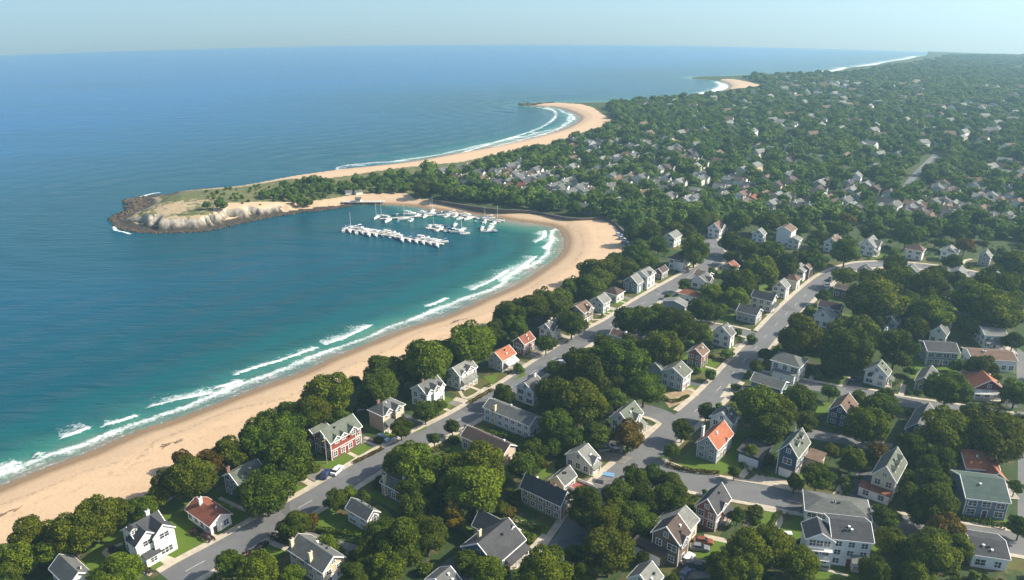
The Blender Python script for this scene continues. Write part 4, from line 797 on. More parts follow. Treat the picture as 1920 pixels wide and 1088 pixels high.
for i, (u, v, p) in enumerate(mids):
    k = rs.randrange(4); wl = rs.choices(list(wname), [4, 3, 2.5, 1.2, 1.4, 1.5])[0]; rf = rs.choices(list(rname), [3, 6, 2.4, 3.5, .3, 2])[0]; an = GRID+rs.choice([0, 0, -math.pi/2, math.pi/2*0])+rs.uniform(-.15, .15)
    if abs(u-923) < 3 and abs(v-378) < 3: wl, rf = 'white', 'white'
    MID.append((p, an, k)); 
    if i < 212:
        a, b, c, e_ = mid_parts(k, wl, rf); z = ground(p[0], p[1])
        lab = '%s house with %s roof %s' % (wname[wl], rname[rf], region(u, v)); cnt[lab] = cnt.get(lab, 0)+1
        r = thing('house', lab, 'house', (p[0], p[1], z), an, 'houses in the wooded town inland'); r['_u'] = u; r['_lab'] = lab
        r.scale = (.8, .8, .78); mesh_obj('wall', a, r); ro = mesh_obj('roof', b, r); 
        if i < 75:
            for wx, wy, wz, wa in c: o_ = mesh_obj('window', MIDWIN, r, (), (wx, wy, wz)); o_.rotation_euler = (0, 0, wa)
        if k % 2: mesh_obj('chimney', e_, ro)
FARP = [(m_[0][0], m_[0][1]) for m_ in MID]; nmid = len(FARP); fh = MB(); far_m = [WM('white'), RM('lightgrey'), RM('brown'), WM('tan')]
for (p, an, k) in [(G(u_, v_), rs.uniform(0, 3), 0) for u_, v_ in [(rs.uniform(1390, 1560), rs.uniform(150, 172)) for _ in range(45)]+[(rs.uniform(1540, 1720), rs.uniform(158, 170)) for _ in range(50)]+[(rs.uniform(1300, 1600), rs.uniform(190, 250)) for _ in range(40)]+[(rs.uniform(1150, 1925), 165+185*rs.random()**1.2) for _ in range(420)]]:
    if seg_dist(np.array([p[:2]]), outerW)[0][0] < 60 or not inside(np.array([p[:2]]), land_poly)[0] or seg_dist(np.array([p[:2]]), road_I)[0][0] < 22 or any(math.hypot(p[0]-q_[0], p[1]-q_[1]) < 13 for q_ in FARP): continue
    FARP.append((p[0], p[1]))
    ca, sa = math.cos(an), math.sin(an); z = float(zsea(p[0], p[1]))+PLAT; w, d, h = 9, 7, 4.3; T = lambda x, y, zz: (p[0]+x*ca-y*sa, p[1]+x*sa+y*ca, z+zz)
    c = [(0, 0), (w, 0), (w, d), (0, d)]; wm_ = 0 if rs.random() < .7 else 3; rm_ = rs.choice([1, 1, 2])
    for j in range(4): a_, b_ = c[j], c[(j+1) % 4]; fh.face([T(*a_, -.5), T(*b_, -.5), T(*b_, h), T(*a_, h)], wm_)
    fh.face([T(0, 0, h), T(0, d/2, h+2.3), T(0, d, h)], wm_); fh.face([T(w, 0, h), T(w, d/2, h+2.3), T(w, d, h)], wm_)
    fh.face([T(-.4, -.4, h-.1), T(w+.4, -.4, h-.1), T(w+.4, d/2, h+2.35), T(-.4, d/2, h+2.35)], rm_); fh.face([T(-.4, d+.4, h-.1), T(w+.4, d+.4, h-.1), T(w+.4, d/2, h+2.35), T(-.4, d/2, h+2.35)], rm_)
tag(fh.build('distant_houses', far_m), 'specks of distant houses in the far woods', None, None, 'stuff')
# ---------------------------------------------------------------- plots: a mown lawn round each near house, a path from its door to the pavement
lotW = []; ri = random.Random(77); dpale = plain('pale_drive', (.33, .30, .25), .9, .2, .9)
def road_gap(P_): return min(float(seg_dist(P_, ln)[0].min()-hw) for ln, hw in roads.values())
for q in HOUSES:
    ref, cen, p, ang, w, d, h, root = q
    ux = np.array([math.cos(ang), math.sin(ang)]); uy = np.array([-ux[1], ux[0]]); near = math.hypot(*cen) < 330
    ext = [ri.uniform(2, 4.5), ri.uniform(2.5, 6), ri.uniform(3, 6), ri.uniform(2, 4)]   # left, right, front, back
    for _ in range(9):
        c = [p-ux*ext[0]-uy*ext[2], p+ux*(w+ext[1])-uy*ext[2], p+ux*(w+ext[1])+uy*(d+ext[3]), p-ux*ext[0]+uy*(d+ext[3])]
        if all(road_gap(resample(np.array([a, b]), 1.)) > 1.9 for a, b in zip(c, c[1:]+c[:1])): break
        ext = [max(.3, e_*.78) for e_ in ext]
    o = sheet(np.array(c), .055+.004*ri.random(), None, 0, False).build('lawn', lawnm if ri.random() < .75 else vergem); tag(o, None, None, None, 'structure'); lotW.append(np.array(c))
    s = p+ux*w*.5; st = s-uy*.6; L_ = 0
    while L_ < 15 and road_gap((st-uy*L_)[None]) > .9: L_ += .5
    if 2 < L_ < 15:
        e_ = st-uy*L_; tag(strip(np.array([st, e_]), .55, dz=.1, step=5).build('path', conc), None, None, None, 'structure'); lotW.append(np.array([st+ux*.6, st-ux*.6, e_-ux*.6, e_+ux*.6]))
    if near and ri.random() < .55:
        s = p+ux*(w+1.9)+uy*d*.4; L_ = 0
        while L_ < 18 and road_gap((s-uy*L_)[None]) > .8: L_ += .5
        if 4 < L_ < 18:
            e_ = s-uy*L_; tag(strip(np.array([s, e_]), 1.35, dz=.096, step=5).build('driveway', ri.choice([gravel, dpale, dark_asph])), None, None, None, 'structure'); lotW.append(np.array([s+ux*1.4, s-ux*1.4, e_-ux*1.4, e_+ux*1.4]))
# ---------------------------------------------------------------- trees
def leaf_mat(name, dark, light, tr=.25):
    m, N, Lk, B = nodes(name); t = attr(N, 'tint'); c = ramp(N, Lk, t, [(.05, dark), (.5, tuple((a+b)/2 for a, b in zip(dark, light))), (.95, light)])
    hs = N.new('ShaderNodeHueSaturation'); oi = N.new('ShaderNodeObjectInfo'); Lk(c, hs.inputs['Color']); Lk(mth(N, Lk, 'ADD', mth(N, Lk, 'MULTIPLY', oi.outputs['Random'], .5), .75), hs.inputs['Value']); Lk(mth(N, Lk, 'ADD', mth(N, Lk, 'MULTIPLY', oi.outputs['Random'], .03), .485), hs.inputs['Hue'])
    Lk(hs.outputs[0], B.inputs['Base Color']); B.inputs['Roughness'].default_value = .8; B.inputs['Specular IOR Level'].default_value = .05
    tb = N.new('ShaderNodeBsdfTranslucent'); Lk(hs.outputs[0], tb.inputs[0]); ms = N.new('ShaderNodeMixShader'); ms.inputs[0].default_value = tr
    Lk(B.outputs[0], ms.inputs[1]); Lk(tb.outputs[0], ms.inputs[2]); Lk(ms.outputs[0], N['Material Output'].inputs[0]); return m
TONES = [leaf_mat('leaves_dark', (.024, .044, .004), (.094, .126, .010)), leaf_mat('leaves_mid', (.034, .056, .004), (.138, .164, .010)), leaf_mat('leaves_bright', (.045, .070, .005), (.15, .18, .012)), leaf_mat('leaves_olive', (.05, .045, .006), (.16, .115, .014)), leaf_mat('leaves_purple', (.04, .02, .025), (.11, .06, .06)), leaf_mat('leaves_autumn', (.08, .06, .004), (.26, .19, .012))]
TONEN = ['dark green', 'mid green', 'bright green', 'olive', 'purple']
BARK = plain('bark', (.09, .065, .045), .95, .35, 2.)
def cube_sphere(n):
    V = []; Q = []; key = {}
    def vid(p):
        k = tuple(np.round(p, 5))
        if k not in key: key[k] = len(V); V.append(p/np.linalg.norm(p))
        return key[k]
    g = np.linspace(-1, 1, n+1)
    for ax in range(3):
        for s in (-1, 1):
            for i in range(n):
                for j in range(n):
                    q = []
                    for a, b in ((g[i], g[j]), (g[i+1], g[j]), (g[i+1], g[j+1]), (g[i], g[j+1])):
                        p = np.zeros(3); p[ax] = s; p[(ax+1) % 3] = a*s; p[(ax+2) % 3] = b; q.append(vid(p))
                    Q.append(q)
    return np.array(V), np.array(Q)
def crown_np(seed, nleaf, size, nlobe=34, hr=.80, core=3, shape='round', core_r=.74):
    """unit crown: radius 1, centre at the origin; leaf clumps spread over lobes; returns verts, quads, tint"""
    r = np.random.default_rng(seed); lob = []; nlobe = int(nlobe*r.uniform(.55, 1.15)) if nlobe > 20 else nlobe; ovx, ovy = r.uniform(.82, 1.1), r.uniform(.82, 1.1)
    for i in range(nlobe):
        z = r.uniform(-.75, 1); th = i*2.399963+r.uniform(-.4, .4); q = math.sqrt(1-z*z); R_ = r.uniform(.22, .38); k = r.uniform(.60, .80)
        c = np.array([q*math.cos(th)*ovx, q*math.sin(th)*ovy, z])*k*(r.uniform(1.0, 1.22) if r.random() < .2 else 1)
        if shape == 'cone': c = np.array([c[0]*(1-.55*max(0, z)), c[1]*(1-.55*max(0, z)), c[2]*1.7]); 
        lob.append((c, R_, r.uniform(.25, .75)))
    C = np.array([l[0] for l in lob]); RR = np.array([l[1] for l in lob]); TT = np.array([l[2] for l in lob])
    li = r.choice(nlobe, nleaf*3, p=RR**2/(RR**2).sum()); d = r.normal(size=(nleaf*3, 3)); d /= np.linalg.norm(d, axis=1)[:, None]
    d += .35*C[li]/np.linalg.norm(C[li], axis=1)[:, None]; d /= np.linalg.norm(d, axis=1)[:, None]
    P = C[li]+d*RR[li][:, None]*r.uniform(.84, 1.2, (len(li), 1))
    dist = np.linalg.norm(P[:, None]-C[None], axis=2); deep = ((dist < RR[None]*.8)).sum(1)
    ok = (deep == 0) & (P[:, 2] > (-.72 if shape != 'cone' else -1.4)); P = P[ok][:nleaf]; d = d[ok][:nleaf]; li = li[ok][:nleaf]; n = len(P)
    Nn = d+r.normal(size=(n, 3))*.55; Nn /= np.linalg.norm(Nn, axis=1)[:, None]
    a = np.cross(Nn, r.normal(size=(n, 3))); a /= np.linalg.norm(a, axis=1)[:, None]; b = np.cross(Nn, a); s = size*r.uniform(.6, 1.35, (n, 1))
    V = np.stack([P-a*s, P-b*s*.62, P+a*s, P+b*s*.62], 1).reshape(-1, 3); Q = np.arange(4*n).reshape(-1, 4)
    tint = np.clip(TT[li]+r.normal(size=n)*.27, 0, 1).repeat(4)
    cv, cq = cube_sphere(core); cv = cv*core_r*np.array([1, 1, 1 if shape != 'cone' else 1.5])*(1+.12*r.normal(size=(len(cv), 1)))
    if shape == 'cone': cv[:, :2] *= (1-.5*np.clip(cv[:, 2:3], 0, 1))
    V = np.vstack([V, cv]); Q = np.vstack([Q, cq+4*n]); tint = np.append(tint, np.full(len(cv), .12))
    V[:, 2] *= hr; return V, Q, tint
_cm = {}
def crown_mesh(seed, tone, shape='round', nleaf=3000, size=.085):
    k = (seed, tone, shape, nleaf)
    if k not in _cm:
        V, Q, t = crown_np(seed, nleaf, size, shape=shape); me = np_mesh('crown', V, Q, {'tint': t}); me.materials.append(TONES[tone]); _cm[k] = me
    return _cm[k]
def trunk_mesh():
    if 't' not in _cm:
        m = MB(); m.tube((0, 0, -.06), (0.02, 0, .55), .06, .042, 7); rt = random.Random(3)
        for i in range(5): a = i*1.257+.3; m.tube((.02*math.cos(a), .02*math.sin(a), .38+.04*i), (.38*math.cos(a), .38*math.sin(a), .85+.05*rt.random()), .028, .010, 5)
        m.tube((0.02, 0, .55), (0, .03, 1.1), .042, .014, 6); _cm['t'] = m.mesh('trunk', [BARK])
    return _cm['t']
T_ = """28,1052,32,1;57,1006,38,1;93,1035,32,1;136,1003,46,1;181,975,45,1;226,961,30,0;266,955,28,0;297,930,25,1;320,910,30,1;354,899,42,1;342,862,18,3;396,868,30,3;433,853,32,1;467,837,28,0;10,1085,30,0;221,1074,42,1
377,893,32,1;487,828,42,0;535,814,38,0;541,868,48,0;499,924,46,0;572,786,34,0;629,938,20,0;654,924,14,1;683,933,12,0;564,972,12,0;586,975,12,3;431,1057,30,0;482,1074,36,2;770,921,28,0;776,955,28,0;768,866,40,1;784,876,46,2
902,876,46,2;890,918,56,2;850,888,38,1;785,916,28,0;777,955,25,0;887,975,16,0;941,955,13,1;1000,852,26,0;980,876,28,0;1040,839,16,0;1071,825,24,0;1043,800,32,0;1178,817,30,3;1099,950,36,0;1159,933,32,0;1190,902,26,0;1162,972,36,1
1130,985,35,1;1142,1035,50,1;1079,1040,20,0;1020,1072,48,1;878,1055,28,0;918,1077,35,1;757,1029,40,0;802,1006,38,0;726,1063,35,1;731,990,22,0;708,1001,25,0;691,1040,28,0;612,1023,20,1;702,1063,30,1;751,1021,45,0;550,1077,22,1
616,744,45,1;582,775,40,1;542,784,30,0;497,815,40,0;537,809,30,0;528,850,30,0;664,716,12,1;715,696,35,0;712,727,36,0;752,696,32,0;800,685,46,1;856,659,30,0;882,645,46,1;822,656,20,0;930,622,22,0;947,595,24,0;797,772,22,0;822,761,15,0;752,803,20,0
944,741,20,0;848,800,16,0;814,823,13,0;687,752,18,0;967,617,24,0;959,588,30,0;998,577,34,0;1038,574,30,0;1072,608,27,0;1024,645,18,0;973,684,10,0;1126,625,10,0;1174,602,25,0;1208,602,28,1;1270,611,40,0;1231,597,28,0;1242,657,36,2
1180,653,25,0;1137,665,36,0;1109,679,34,0;1083,679,25,0;1061,662,8,0;1095,713,46,0;1157,679,45,0;1199,679,25,0;1038,741,36,0;1083,755,50,1;1208,727,36,0;1157,724,22,0;1148,752,28,0;1049,701,15,0;1075,822,22,0;1279,806,22,0;1259,846,15,0
1333,699,12,0;1364,659,12,0;1411,629,10,0;1384,617,8,0;1308,687,8,0;1435,665,13,0;1418,687,14,0;1404,696,8,0;1500,634,42,1;1582,625,30,1;1588,659,42,0;1613,625,32,1;1559,685,20,0;1537,696,9,0;1381,718,9,0;1500,750,30,0;1557,735,15,0;1324,772,16,0
1350,755,8,0;1282,803,22,0;1424,769,42,2;1455,775,38,1;1443,806,32,0;1511,792,20,2;1642,772,30,0;1625,800,36,1;1661,747,20,0;1409,846,15,2;1424,843,10,1;1261,845,15,1;1377,885,12,0;1533,893,30,0;1255,907,28,0;1258,938,34,0;1207,944,30,0;1165,975,28,0
1190,975,35,0;1383,967,15,0;1323,916,6,0;1405,1035,45,1;1451,1026,42,1;1363,1069,30,2;1391,1063,35,2;1337,1057,16,0;1205,1046,12,0;1088,1080,25,0;1559,845,14,1;1598,862,22,1;1590,905,11,2;1709,842,28,0;1740,879,24,0;1785,851,20,0;1774,808,50,1
1859,817,55,1;1748,910,30,0;1706,927,20,2;1746,950,46,0;1661,972,28,0;1669,1015,26,2;1771,998,34,3;1746,1035,48,1;1794,1026,28,1;1638,1069,25,0;1799,913,14,0;1913,989,22,0;1904,913,14,0;1830,1072,12,0;1720,1075,30,1;1517,631,22,0;1681,653,40,0
1709,580,28,0;1746,588,36,1;1715,617,22,0;1817,611,20,1;1868,583,48,1;1777,730,38,0;1797,682,14,0;1840,693,26,0;1708,690,12,0;1658,760,26,0;1905,741,24,0;1902,713,14,0;1820,775,18,0;1777,772,12,0;1584,518,21,1;1625,520,17,0;1673,504,16,0;1678,472,12,0
1586,472,27,1;1689,527,33,1;1756,518,25,0;1742,538,36,1;1650,522,20,0;1797,529,18,0;1639,564,52,2;1705,568,24,0;1751,578,24,0;1827,564,45,1;1866,550,42,0;1827,526,12,0;1786,492,17,0;1908,532,20,0;1896,499,30,0;1857,504,14,0;1425,511,34,2;1303,470,30,1
1372,481,14,0;1336,506,9,0;1384,532,30,0;1333,550,22,2;1379,559,22,2;1315,582,24,0;1342,587,16,0;1276,584,10,0;1253,550,8,0;1230,568,8,0;1499,488,18,0;1529,490,22,0;1476,499,24,0;1448,474,24,0;1416,477,22,0;1398,463,20,0;1370,456,22,0;1545,555,14,0
1517,582,12,0;918,630,20,0;964,588,28,1;992,575,26,1;1022,570,28,1;1049,565,26,1;1068,547,22,0;1100,542,26,0;1120,529,26,1;1081,538,20,0;1107,508,24,0;1134,508,28,1;1169,503,26,0;1183,478,20,0;1210,490,24,0;1153,487,16,0;1189,441,18,0;1219,439,20,0
1235,460,16,0;1199,464,18,0;1530,485,18,0;1640,436,24,0;1700,442,24,0;1575,430,22,0;1500,425,22,0;1440,418,22,0;1380,415,22,0;1310,410,22,0;1560,640,18,0;1640,600,20,0;1900,640,18,0;1905,800,26,0;1640,700,14,0;1700,900,20,0;1490,905,16,0;1610,745,14,1"""
TREES = []
for row in T_.replace('\n', ';').split(';'):
    u, v, r, t = map(int, row.split(','));
    if any(abs(u-a[0])+abs(v-a[1]) < .28*max(r, a[2]) for a in TREES): continue
    TREES.append((u, v, r, t))
TREES.append((850, 968, 20, 4+100))   # the narrow yellow-green conical tree
SPEC = [(803,348,16,0),(788,355,14,0),(820,350,15,1),(812,340,12,0),(836,360,14,0),(415,391,12,0),(388,396,8,0)]
TREEPOS = []
def put_tree(u, v, rpx, tone, shape='round'):
    if shape == 'cone': hc = 4.6
    p = G(u, v, PLAT+5); sc_ = np.linalg.norm(p-CO); r = rpx*((p-CO)@FW)/F
    r = float(np.clip(r, 1.0, 9)); hc = r*.95+1.2 if shape == 'round' else r*1.9
    p = G(u, v, PLAT+hc); r = rpx*((p-CO)@FW)/F; x, y = float(p[0]), float(p[1]); z = float(zsea(x, y))+float(lift_at(np.array([[x, y]]))[0])
    TREEPOS.append([x, y, z, float(max(r, .9)), hc, tone, shape, u, v])
for u, v, r, t in TREES: put_tree(u, v, r, 2 if t > 50 else t, 'cone' if t > 50 else 'round')
for q in SPEC: put_tree(*q)
# fill: more trees and bushes in the unbuilt, unpaved rest of the near blocks, kept off walls, lawns, roads and sight lines to the houses
lawnW = [poly(p) for p in lawns]; rfill = random.Random(11)
HB = []
for q in HOUSES:
    ref, cen, p, ang, w, d, h, root = q; ux = np.array([math.cos(ang), math.sin(ang)]); uy = np.array([-ux[1], ux[0]]); z = float(zsea(*cen))+PLAT
    cs = np.array([PX((*(p+ux*a*w+uy*b*d), z+k)) for a in (0, 1) for b in (0, 1) for k in (0, h+2)]); HB.append((cs[:, 0].min(), cs[:, 0].max(), cs[:, 1].min(), cs[:, 1].max(), np.hypot(*cen), cen, max(w, d)/2))
def clear(x, y, r, hc, margin=.5, sight=True):
    P_ = np.array([[x, y]])
    for ln, hw in roads.values():
        if seg_dist(P_, ln)[0][0] < hw+2+r*margin: return False
    for b in HB:
        if math.hypot(x-b[5][0], y-b[5][1]) < b[6]+r*.75: return False
    if any(inside(P_, l)[0] for l in lawnW) or any(inside(P_, l)[0] for l in lotW): return False
    if sight:
        z = float(zsea(x, y))+PLAT; c = PX((x, y, z+hc)); rp = r*F/((np.array([x, y, z])-CO)@FW); dd = math.hypot(x, y)
        for b in HB:
            if dd < b[4] and b[0]-rp*.6 < c[0] < b[1]+rp*.6 and b[2]-rp*.4 < c[1] < b[3]+rp*.7: return False
    return True
near_zone = [[(1,1087),(330,905),(420,860),(640,760),(760,705),(960,620),(1150,520),(1180,450),(1250,430),(1920,470),(1920,1087)]]
nzw = poly([(-150,1120),(60,1040),(330,925),(520,842),(640,765),(760,705),(960,620),(1150,510),(1190,450),(1250,425),(1600,430),(1990,475),(2050,1120)])
FILL = []
for _ in range(3300):
    u = rfill.uniform(-60, 1980); v = 430+(1110-430)*rfill.random()**1.35; p = G(u, v, PLAT); P_ = p[None, :2]
    if not inside(P_, nzw)[0]: continue
    big = rfill.random() < .35; r = rfill.uniform(2.6, 4.6) if big else rfill.uniform(.9, 2.2)
    if any(math.hypot(p[0]-t[0], p[1]-t[1]) < (r+t[3])*.62 for t in TREEPOS): continue
    if any(math.hypot(p[0]-t[0], p[1]-t[1]) < (r+t[3])*.75 for t in FILL): continue
    hc = r*.95+1.0 if big else r*.8
    if not clear(p[0], p[1], r, hc, .45): continue
    FILL.append([p[0], p[1], float(p[2])-PLAT+PLAT, r, hc, rfill.choices([0, 1, 2, 3], [5, 3, .8, .6])[0], 'round' if big else 'bush', *PX((p[0], p[1], p[2]+hc))])
# the woods beyond
WOOD = []
wood_poly = poly([(560,356),(650,350),(760,333),(866,322),(941,304),(1032,284),(1107,258),(1150,245),(1156,232),(1150,218),(1140,207),(1150,197),(1210,194),(1310,184),(1400,175),(1440,168),(1425,157),(1400,150),(1365,146),(1500,140.5),(1590,129),(1660,119),(1735,106),(1925,104.5),(1990,150),(2050,480),(1600,425),(1250,425),(1190,445),(1165,425),(1130,408),(1000,396),(900,387),(840,372),(790,356),(780,342),(700,348),(640,352),(560,348)])
open_px = [([(440,392),(760,366),(790,352),(700,348),(560,350),(470,360)])]
occ = {}
def occ_ok(x, y, r, add=True, f=.8):
    cs = 8.; i, j = int(x//cs), int(y//cs); k = max(1, int(math.ceil((r+8)/cs)))
    for a in range(i-k, i+k+1):
        for b in range(j-k, j+k+1):
            for (X_, Y_, R_) in occ.get((a, b), ()):
                if (X_-x)**2+(Y_-y)**2 < ((r+R_)*f)**2: return False
    if add: occ.setdefault((i, j), []).append((x, y, r))
    return True
for t in TREEPOS+FILL: occ.setdefault((int(t[0]//8.), int(t[1]//8.)), []).append((t[0], t[1], t[3]))
for (p, an, k) in MID: c_ = (p[0]+4*math.cos(an)-3*math.sin(an), p[1]+4*math.sin(an)+3*math.cos(an)); occ.setdefault((int(c_[0]//8.), int(c_[1]//8.)), []).append((c_[0], c_[1], 5.2))

for (fx, fy) in FARP[nmid:]: occ.setdefault((int(fx//8.), int(fy//8.)), []).append((fx+3, fy+2, 8.5))
roadIw = roads['I'][0]; rW = np.random.default_rng(8)
def wood_fill(n, rmin, rmax, dmin, dmax, pg, f):
    ang = np.radians(rW.uniform(50, 131, n)) if True else 0; dd = np.sqrt(rW.uniform(dmin**2, dmax**2, n)); P_ = np.column_stack([dd*np.cos(ang), dd*np.sin(ang)]); P_ = P_[inside(P_, pg)]
    dI = seg_dist(P_, roadIw)[0]; db_ = seg_dist(P_, bayW)[0]; do_ = seg_dist(P_, outerW)[0]; P_ = P_[(dI > 7.) & (db_ > 20) & (do_ > np.clip((np.hypot(P_[:, 0], P_[:, 1])-700)/12., 4, 60))]
    dens = fbm(P_[:, 0]/60, P_[:, 1]/60, 2, 21)
    for (x, y), dn in zip(P_, dens):
        r = rW.uniform(rmin, rmax)
        if occ_ok(x, y, r, True, f): WOOD.append((x, y, r))
townP = [poly(z_[0]) for z_ in zones]
for pg in townP[:4]+townP[5:]: wood_fill(14000, 1.2, 2.7, 300, 900, pg, .8)
wood_fill(22000, 3.2, 5.6, 300, 900, wood_poly, .62)
wood_fill(3000, 1.2, 2.4, 300, 900, wood_poly, .8)
head_wood = [poly([(490,378),(505,362),(560,352),(640,350),(650,358),(640,374),(590,385),(540,387),(500,385)]), poly([(640,350),(780,339),(800,350),(790,360),(700,366),(650,362)])]
for pg in head_wood: wood_fill(9000, 1.6, 3.0, 380, 620, pg, .6)
wood_fill(2600, .6, 1.4, 360, 520, poly([(370,372),(440,352),(560,340),(640,352),(640,378),(480,395),(400,398)]), 1.35)
nearW = len(WOOD)
wood_fill(26000, 4.5, 7.5, 900, 1750, wood_poly, .62)
wood_fill(30000, 6., 9.5, 1750, 4000, wood_poly, .66)
# choose which of them stand as individuals: the largest in the picture
inds = []
for t in TREEPOS: inds.append((t[3]/math.hypot(t[0], t[1]), t, 'tree'))
for t in FILL: inds.append((t[3]/math.hypot(t[0], t[1])*(1 if t[6] != 'bush' else 1), t, 'tree' if t[6] == 'round' else 'shrub'))
def in_view(t): return -60 < t[7] < 1980 and t[8] < 1150
trees_i = sorted([q for q in inds if q[2] == 'tree' and in_view(q[1])], key=lambda q: -q[0])[:298]; bush_i = sorted([q for q in inds if q[2] == 'shrub' and in_view(q[1])], key=lambda q: -q[0])[:290]
chosen = set(id(q[1]) for q in trees_i+bush_i); rest = [q[1] for q in inds if id(q[1]) not in chosen]
tmesh = trunk_mesh(); LABEL_ME = []
NV = 10
for k_, (sz, t, kd) in enumerate(trees_i+bush_i):
    x, y, z, r, hc, tone, shape, u, v = t; dist = math.hypot(x, y)
    rp_ = r*F/dist; nl = 9000 if rp_ > 36 else 5200 if rp_ > 22 else 2600 if rp_ > 12 else 1300
    if kd == 'shrub': nl = 700
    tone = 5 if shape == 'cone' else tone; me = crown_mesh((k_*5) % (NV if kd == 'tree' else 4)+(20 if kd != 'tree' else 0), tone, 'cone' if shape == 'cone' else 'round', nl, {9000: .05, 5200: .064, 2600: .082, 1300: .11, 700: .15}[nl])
    rz = rfill.uniform(0, 6.28)
    if kd == 'tree':
        root = thing('tree', 'tree', 'tree', (x, y, z), 0)
        c = mesh_obj('crown', me, root); c.location = (0, 0, hc); c.rotation_euler = (0, 0, rz); a = rfill.uniform(.88, 1.12); c.scale = (r*a, r*(2-a), r*rfill.uniform(.82, 1.28))
        tr = mesh_obj('trunk', tmesh, root); s = hc; tr.scale = (s*(.9 if shape != 'cone' else .5),)*2+(s*.95,); tr.rotation_euler = (0, 0, rz*.5)
    else:
        root = mesh_obj('shrub', me); root.location = (x, y, z+hc*.55); root.rotation_euler = (0, 0, rz); root.scale = (r, r, r*.85)
    LABEL_ME.append((root, kd, t))
def merged(name, lst, nleaf, size, nlobe, core, variants, tonef, lab, core_r=.74, hfac=1.0, zoff=None):
    outV, outQ, outT, off = [], [], [], 0; mids_ = []
    lib = [crown_np(100+i, nleaf, size, nlobe=nlobe, core=core, core_r=core_r) for i in range(variants)]
    A_ = np.array([(x, y, r) for x, y, r in lst]); zz = zsea(A_[:, 0], A_[:, 1])+lift_at(A_[:, :2]); rg_ = np.random.default_rng(4)
    for vi in range(variants):
        V, Q, t = lib[vi]; S = A_[vi::variants]; Z = zz[vi::variants]; n = len(S)
        if not n: continue
        th = rg_.uniform(0, 6.28, n); c, s = np.cos(th), np.sin(th); r = S[:, 2]; hh = rg_.uniform(.85, 1.25, n)*hfac
        W = np.empty((n, len(V), 3)); W[:, :, 0] = S[:, 0, None]+(V[None, :, 0]*c[:, None]-V[None, :, 1]*s[:, None])*r[:, None]; W[:, :, 1] = S[:, 1, None]+(V[None, :, 0]*s[:, None]+V[None, :, 1]*c[:, None])*r[:, None]
        W[:, :, 2] = Z[:, None]+(r*.72*hh+.8*(r > 2))[:, None]+V[None, :, 2]*(r*hh)[:, None]
        outV.append(W.reshape(-1, 3)); outQ.append((Q[None]+(np.arange(n)*len(V))[:, None, None]).reshape(-1, 4)+off); outT.append(np.clip(t[None]*.75+tonef(S, rg_)[:, None], 0, 1).ravel()); off += n*len(V)
    V, Q, t = np.vstack(outV), np.vstack(outQ), np.concatenate(outT)
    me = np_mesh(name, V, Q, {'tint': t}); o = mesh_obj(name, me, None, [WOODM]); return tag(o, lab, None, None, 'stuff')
WOODM = leaf_mat('woodland_leaves', (.036, .066, .009), (.148, .185, .024))
tf = lambda S, g: g.uniform(-.18, .22, len(S))+.25*(fbm(S[:, 0]/70, S[:, 1]/70, 2, 31)-.5)
A1 = [(t[0], t[1], t[3]) for t in rest]
w1 = [q for q in WOOD[:nearW]]
merged('woodland', A1+w1, 420, .17, 16, 2, 6, tf, 'dense wood of round green treetops filling the land between the houses')
w2 = WOOD[nearW:]; w2a = [q for q in w2 if math.hypot(q[0], q[1]) < 1750]; w2b = [q for q in w2 if math.hypot(q[0], q[1]) >= 1750]
merged('far_woodland', w2a, 70, .34, 9, 2, 5, tf, 'hazy far woods stretching towards the horizon', .86, .65)
merged('horizon_woodland', w2b, 14, .5, 6, 2, 4, tf, 'hazy dark green woods along the horizon', .92, .3)
# low scrub that fills the near lots
SCR = []
for _ in range(9000):
    u = rfill.uniform(-60, 1980); v = 430+(1110-430)*rfill.random()**1.2; p = G(u, v, PLAT); P_ = p[None, :2]
    if not inside(P_, nzw)[0]: continue
    r = rfill.uniform(.35, 1.0)
    if fbm(p[0]/9, p[1]/9, 2, 9) < .5 or not occ_ok(p[0], p[1], r, True, .7) or not clear(p[0], p[1], r, r, .3, False): continue
    SCR.append((p[0], p[1], r))
print('COUNTS', len(TREEPOS), len(FILL), len(trees_i), len(bush_i), len(WOOD), nearW, len(SCR))
merged('undergrowth', SCR, 60, .3, 7, 1, 4, lambda S, g: g.uniform(-.1, .4, len(S)), 'low scrub and garden plants between the houses', .6)
# ---- labels for trees and shrubs: told apart by the house they stand next to
def px_house(q):
    z = float(zsea(*q[1]))+PLAT; return PX((*q[1], z+q[6]*.6))
HP = [(q[0], px_house(q)) for q in HOUSES]
use = {}
for root, kd, t in LABEL_ME:
    u, v = t[7], t[8]; best = sorted(HP, key=lambda h: (h[1][0]-u)**2+(h[1][1]-v)**2)[0]; dx, dy = u-best[1][0], v-best[1][1]
    rel = ('right of' if dx > 0 else 'left of') if abs(dx) > abs(dy)*.9 else ('in front of' if dy > 0 else 'behind')
    tn = TONEN[t[5]]
    if t[6] == 'cone': noun = 'conical yellow-green tree'
    elif kd == 'tree': noun = ('big ' if t[3] > 5.2 else 'small ' if t[3] < 2.6 else '')+tn+' tree'
    else: noun = tn+' shrub'
    use.setdefault((noun, rel, best[0]), []).append((math.hypot(dx, dy), root))
for (noun, rel, ref), L_ in use.items():
    L_.sort(key=lambda q: q[0])
    for i, (_, root) in enumerate(L_):
        s = noun+' '+rel+' the '+ref+('' if len(L_) == 1 else ', nearest to it' if i == 0 else ', '+nth[i].strip()+' from it' if i < 10 else ', farther out')
        root['label'] = ' '.join(s.split()[:16]); root['category'] = 'shrub' if 'shrub' in noun else 'tree'; root['group'] = 'shrubs in the gardens' if 'shrub' in noun else 'trees among the houses'
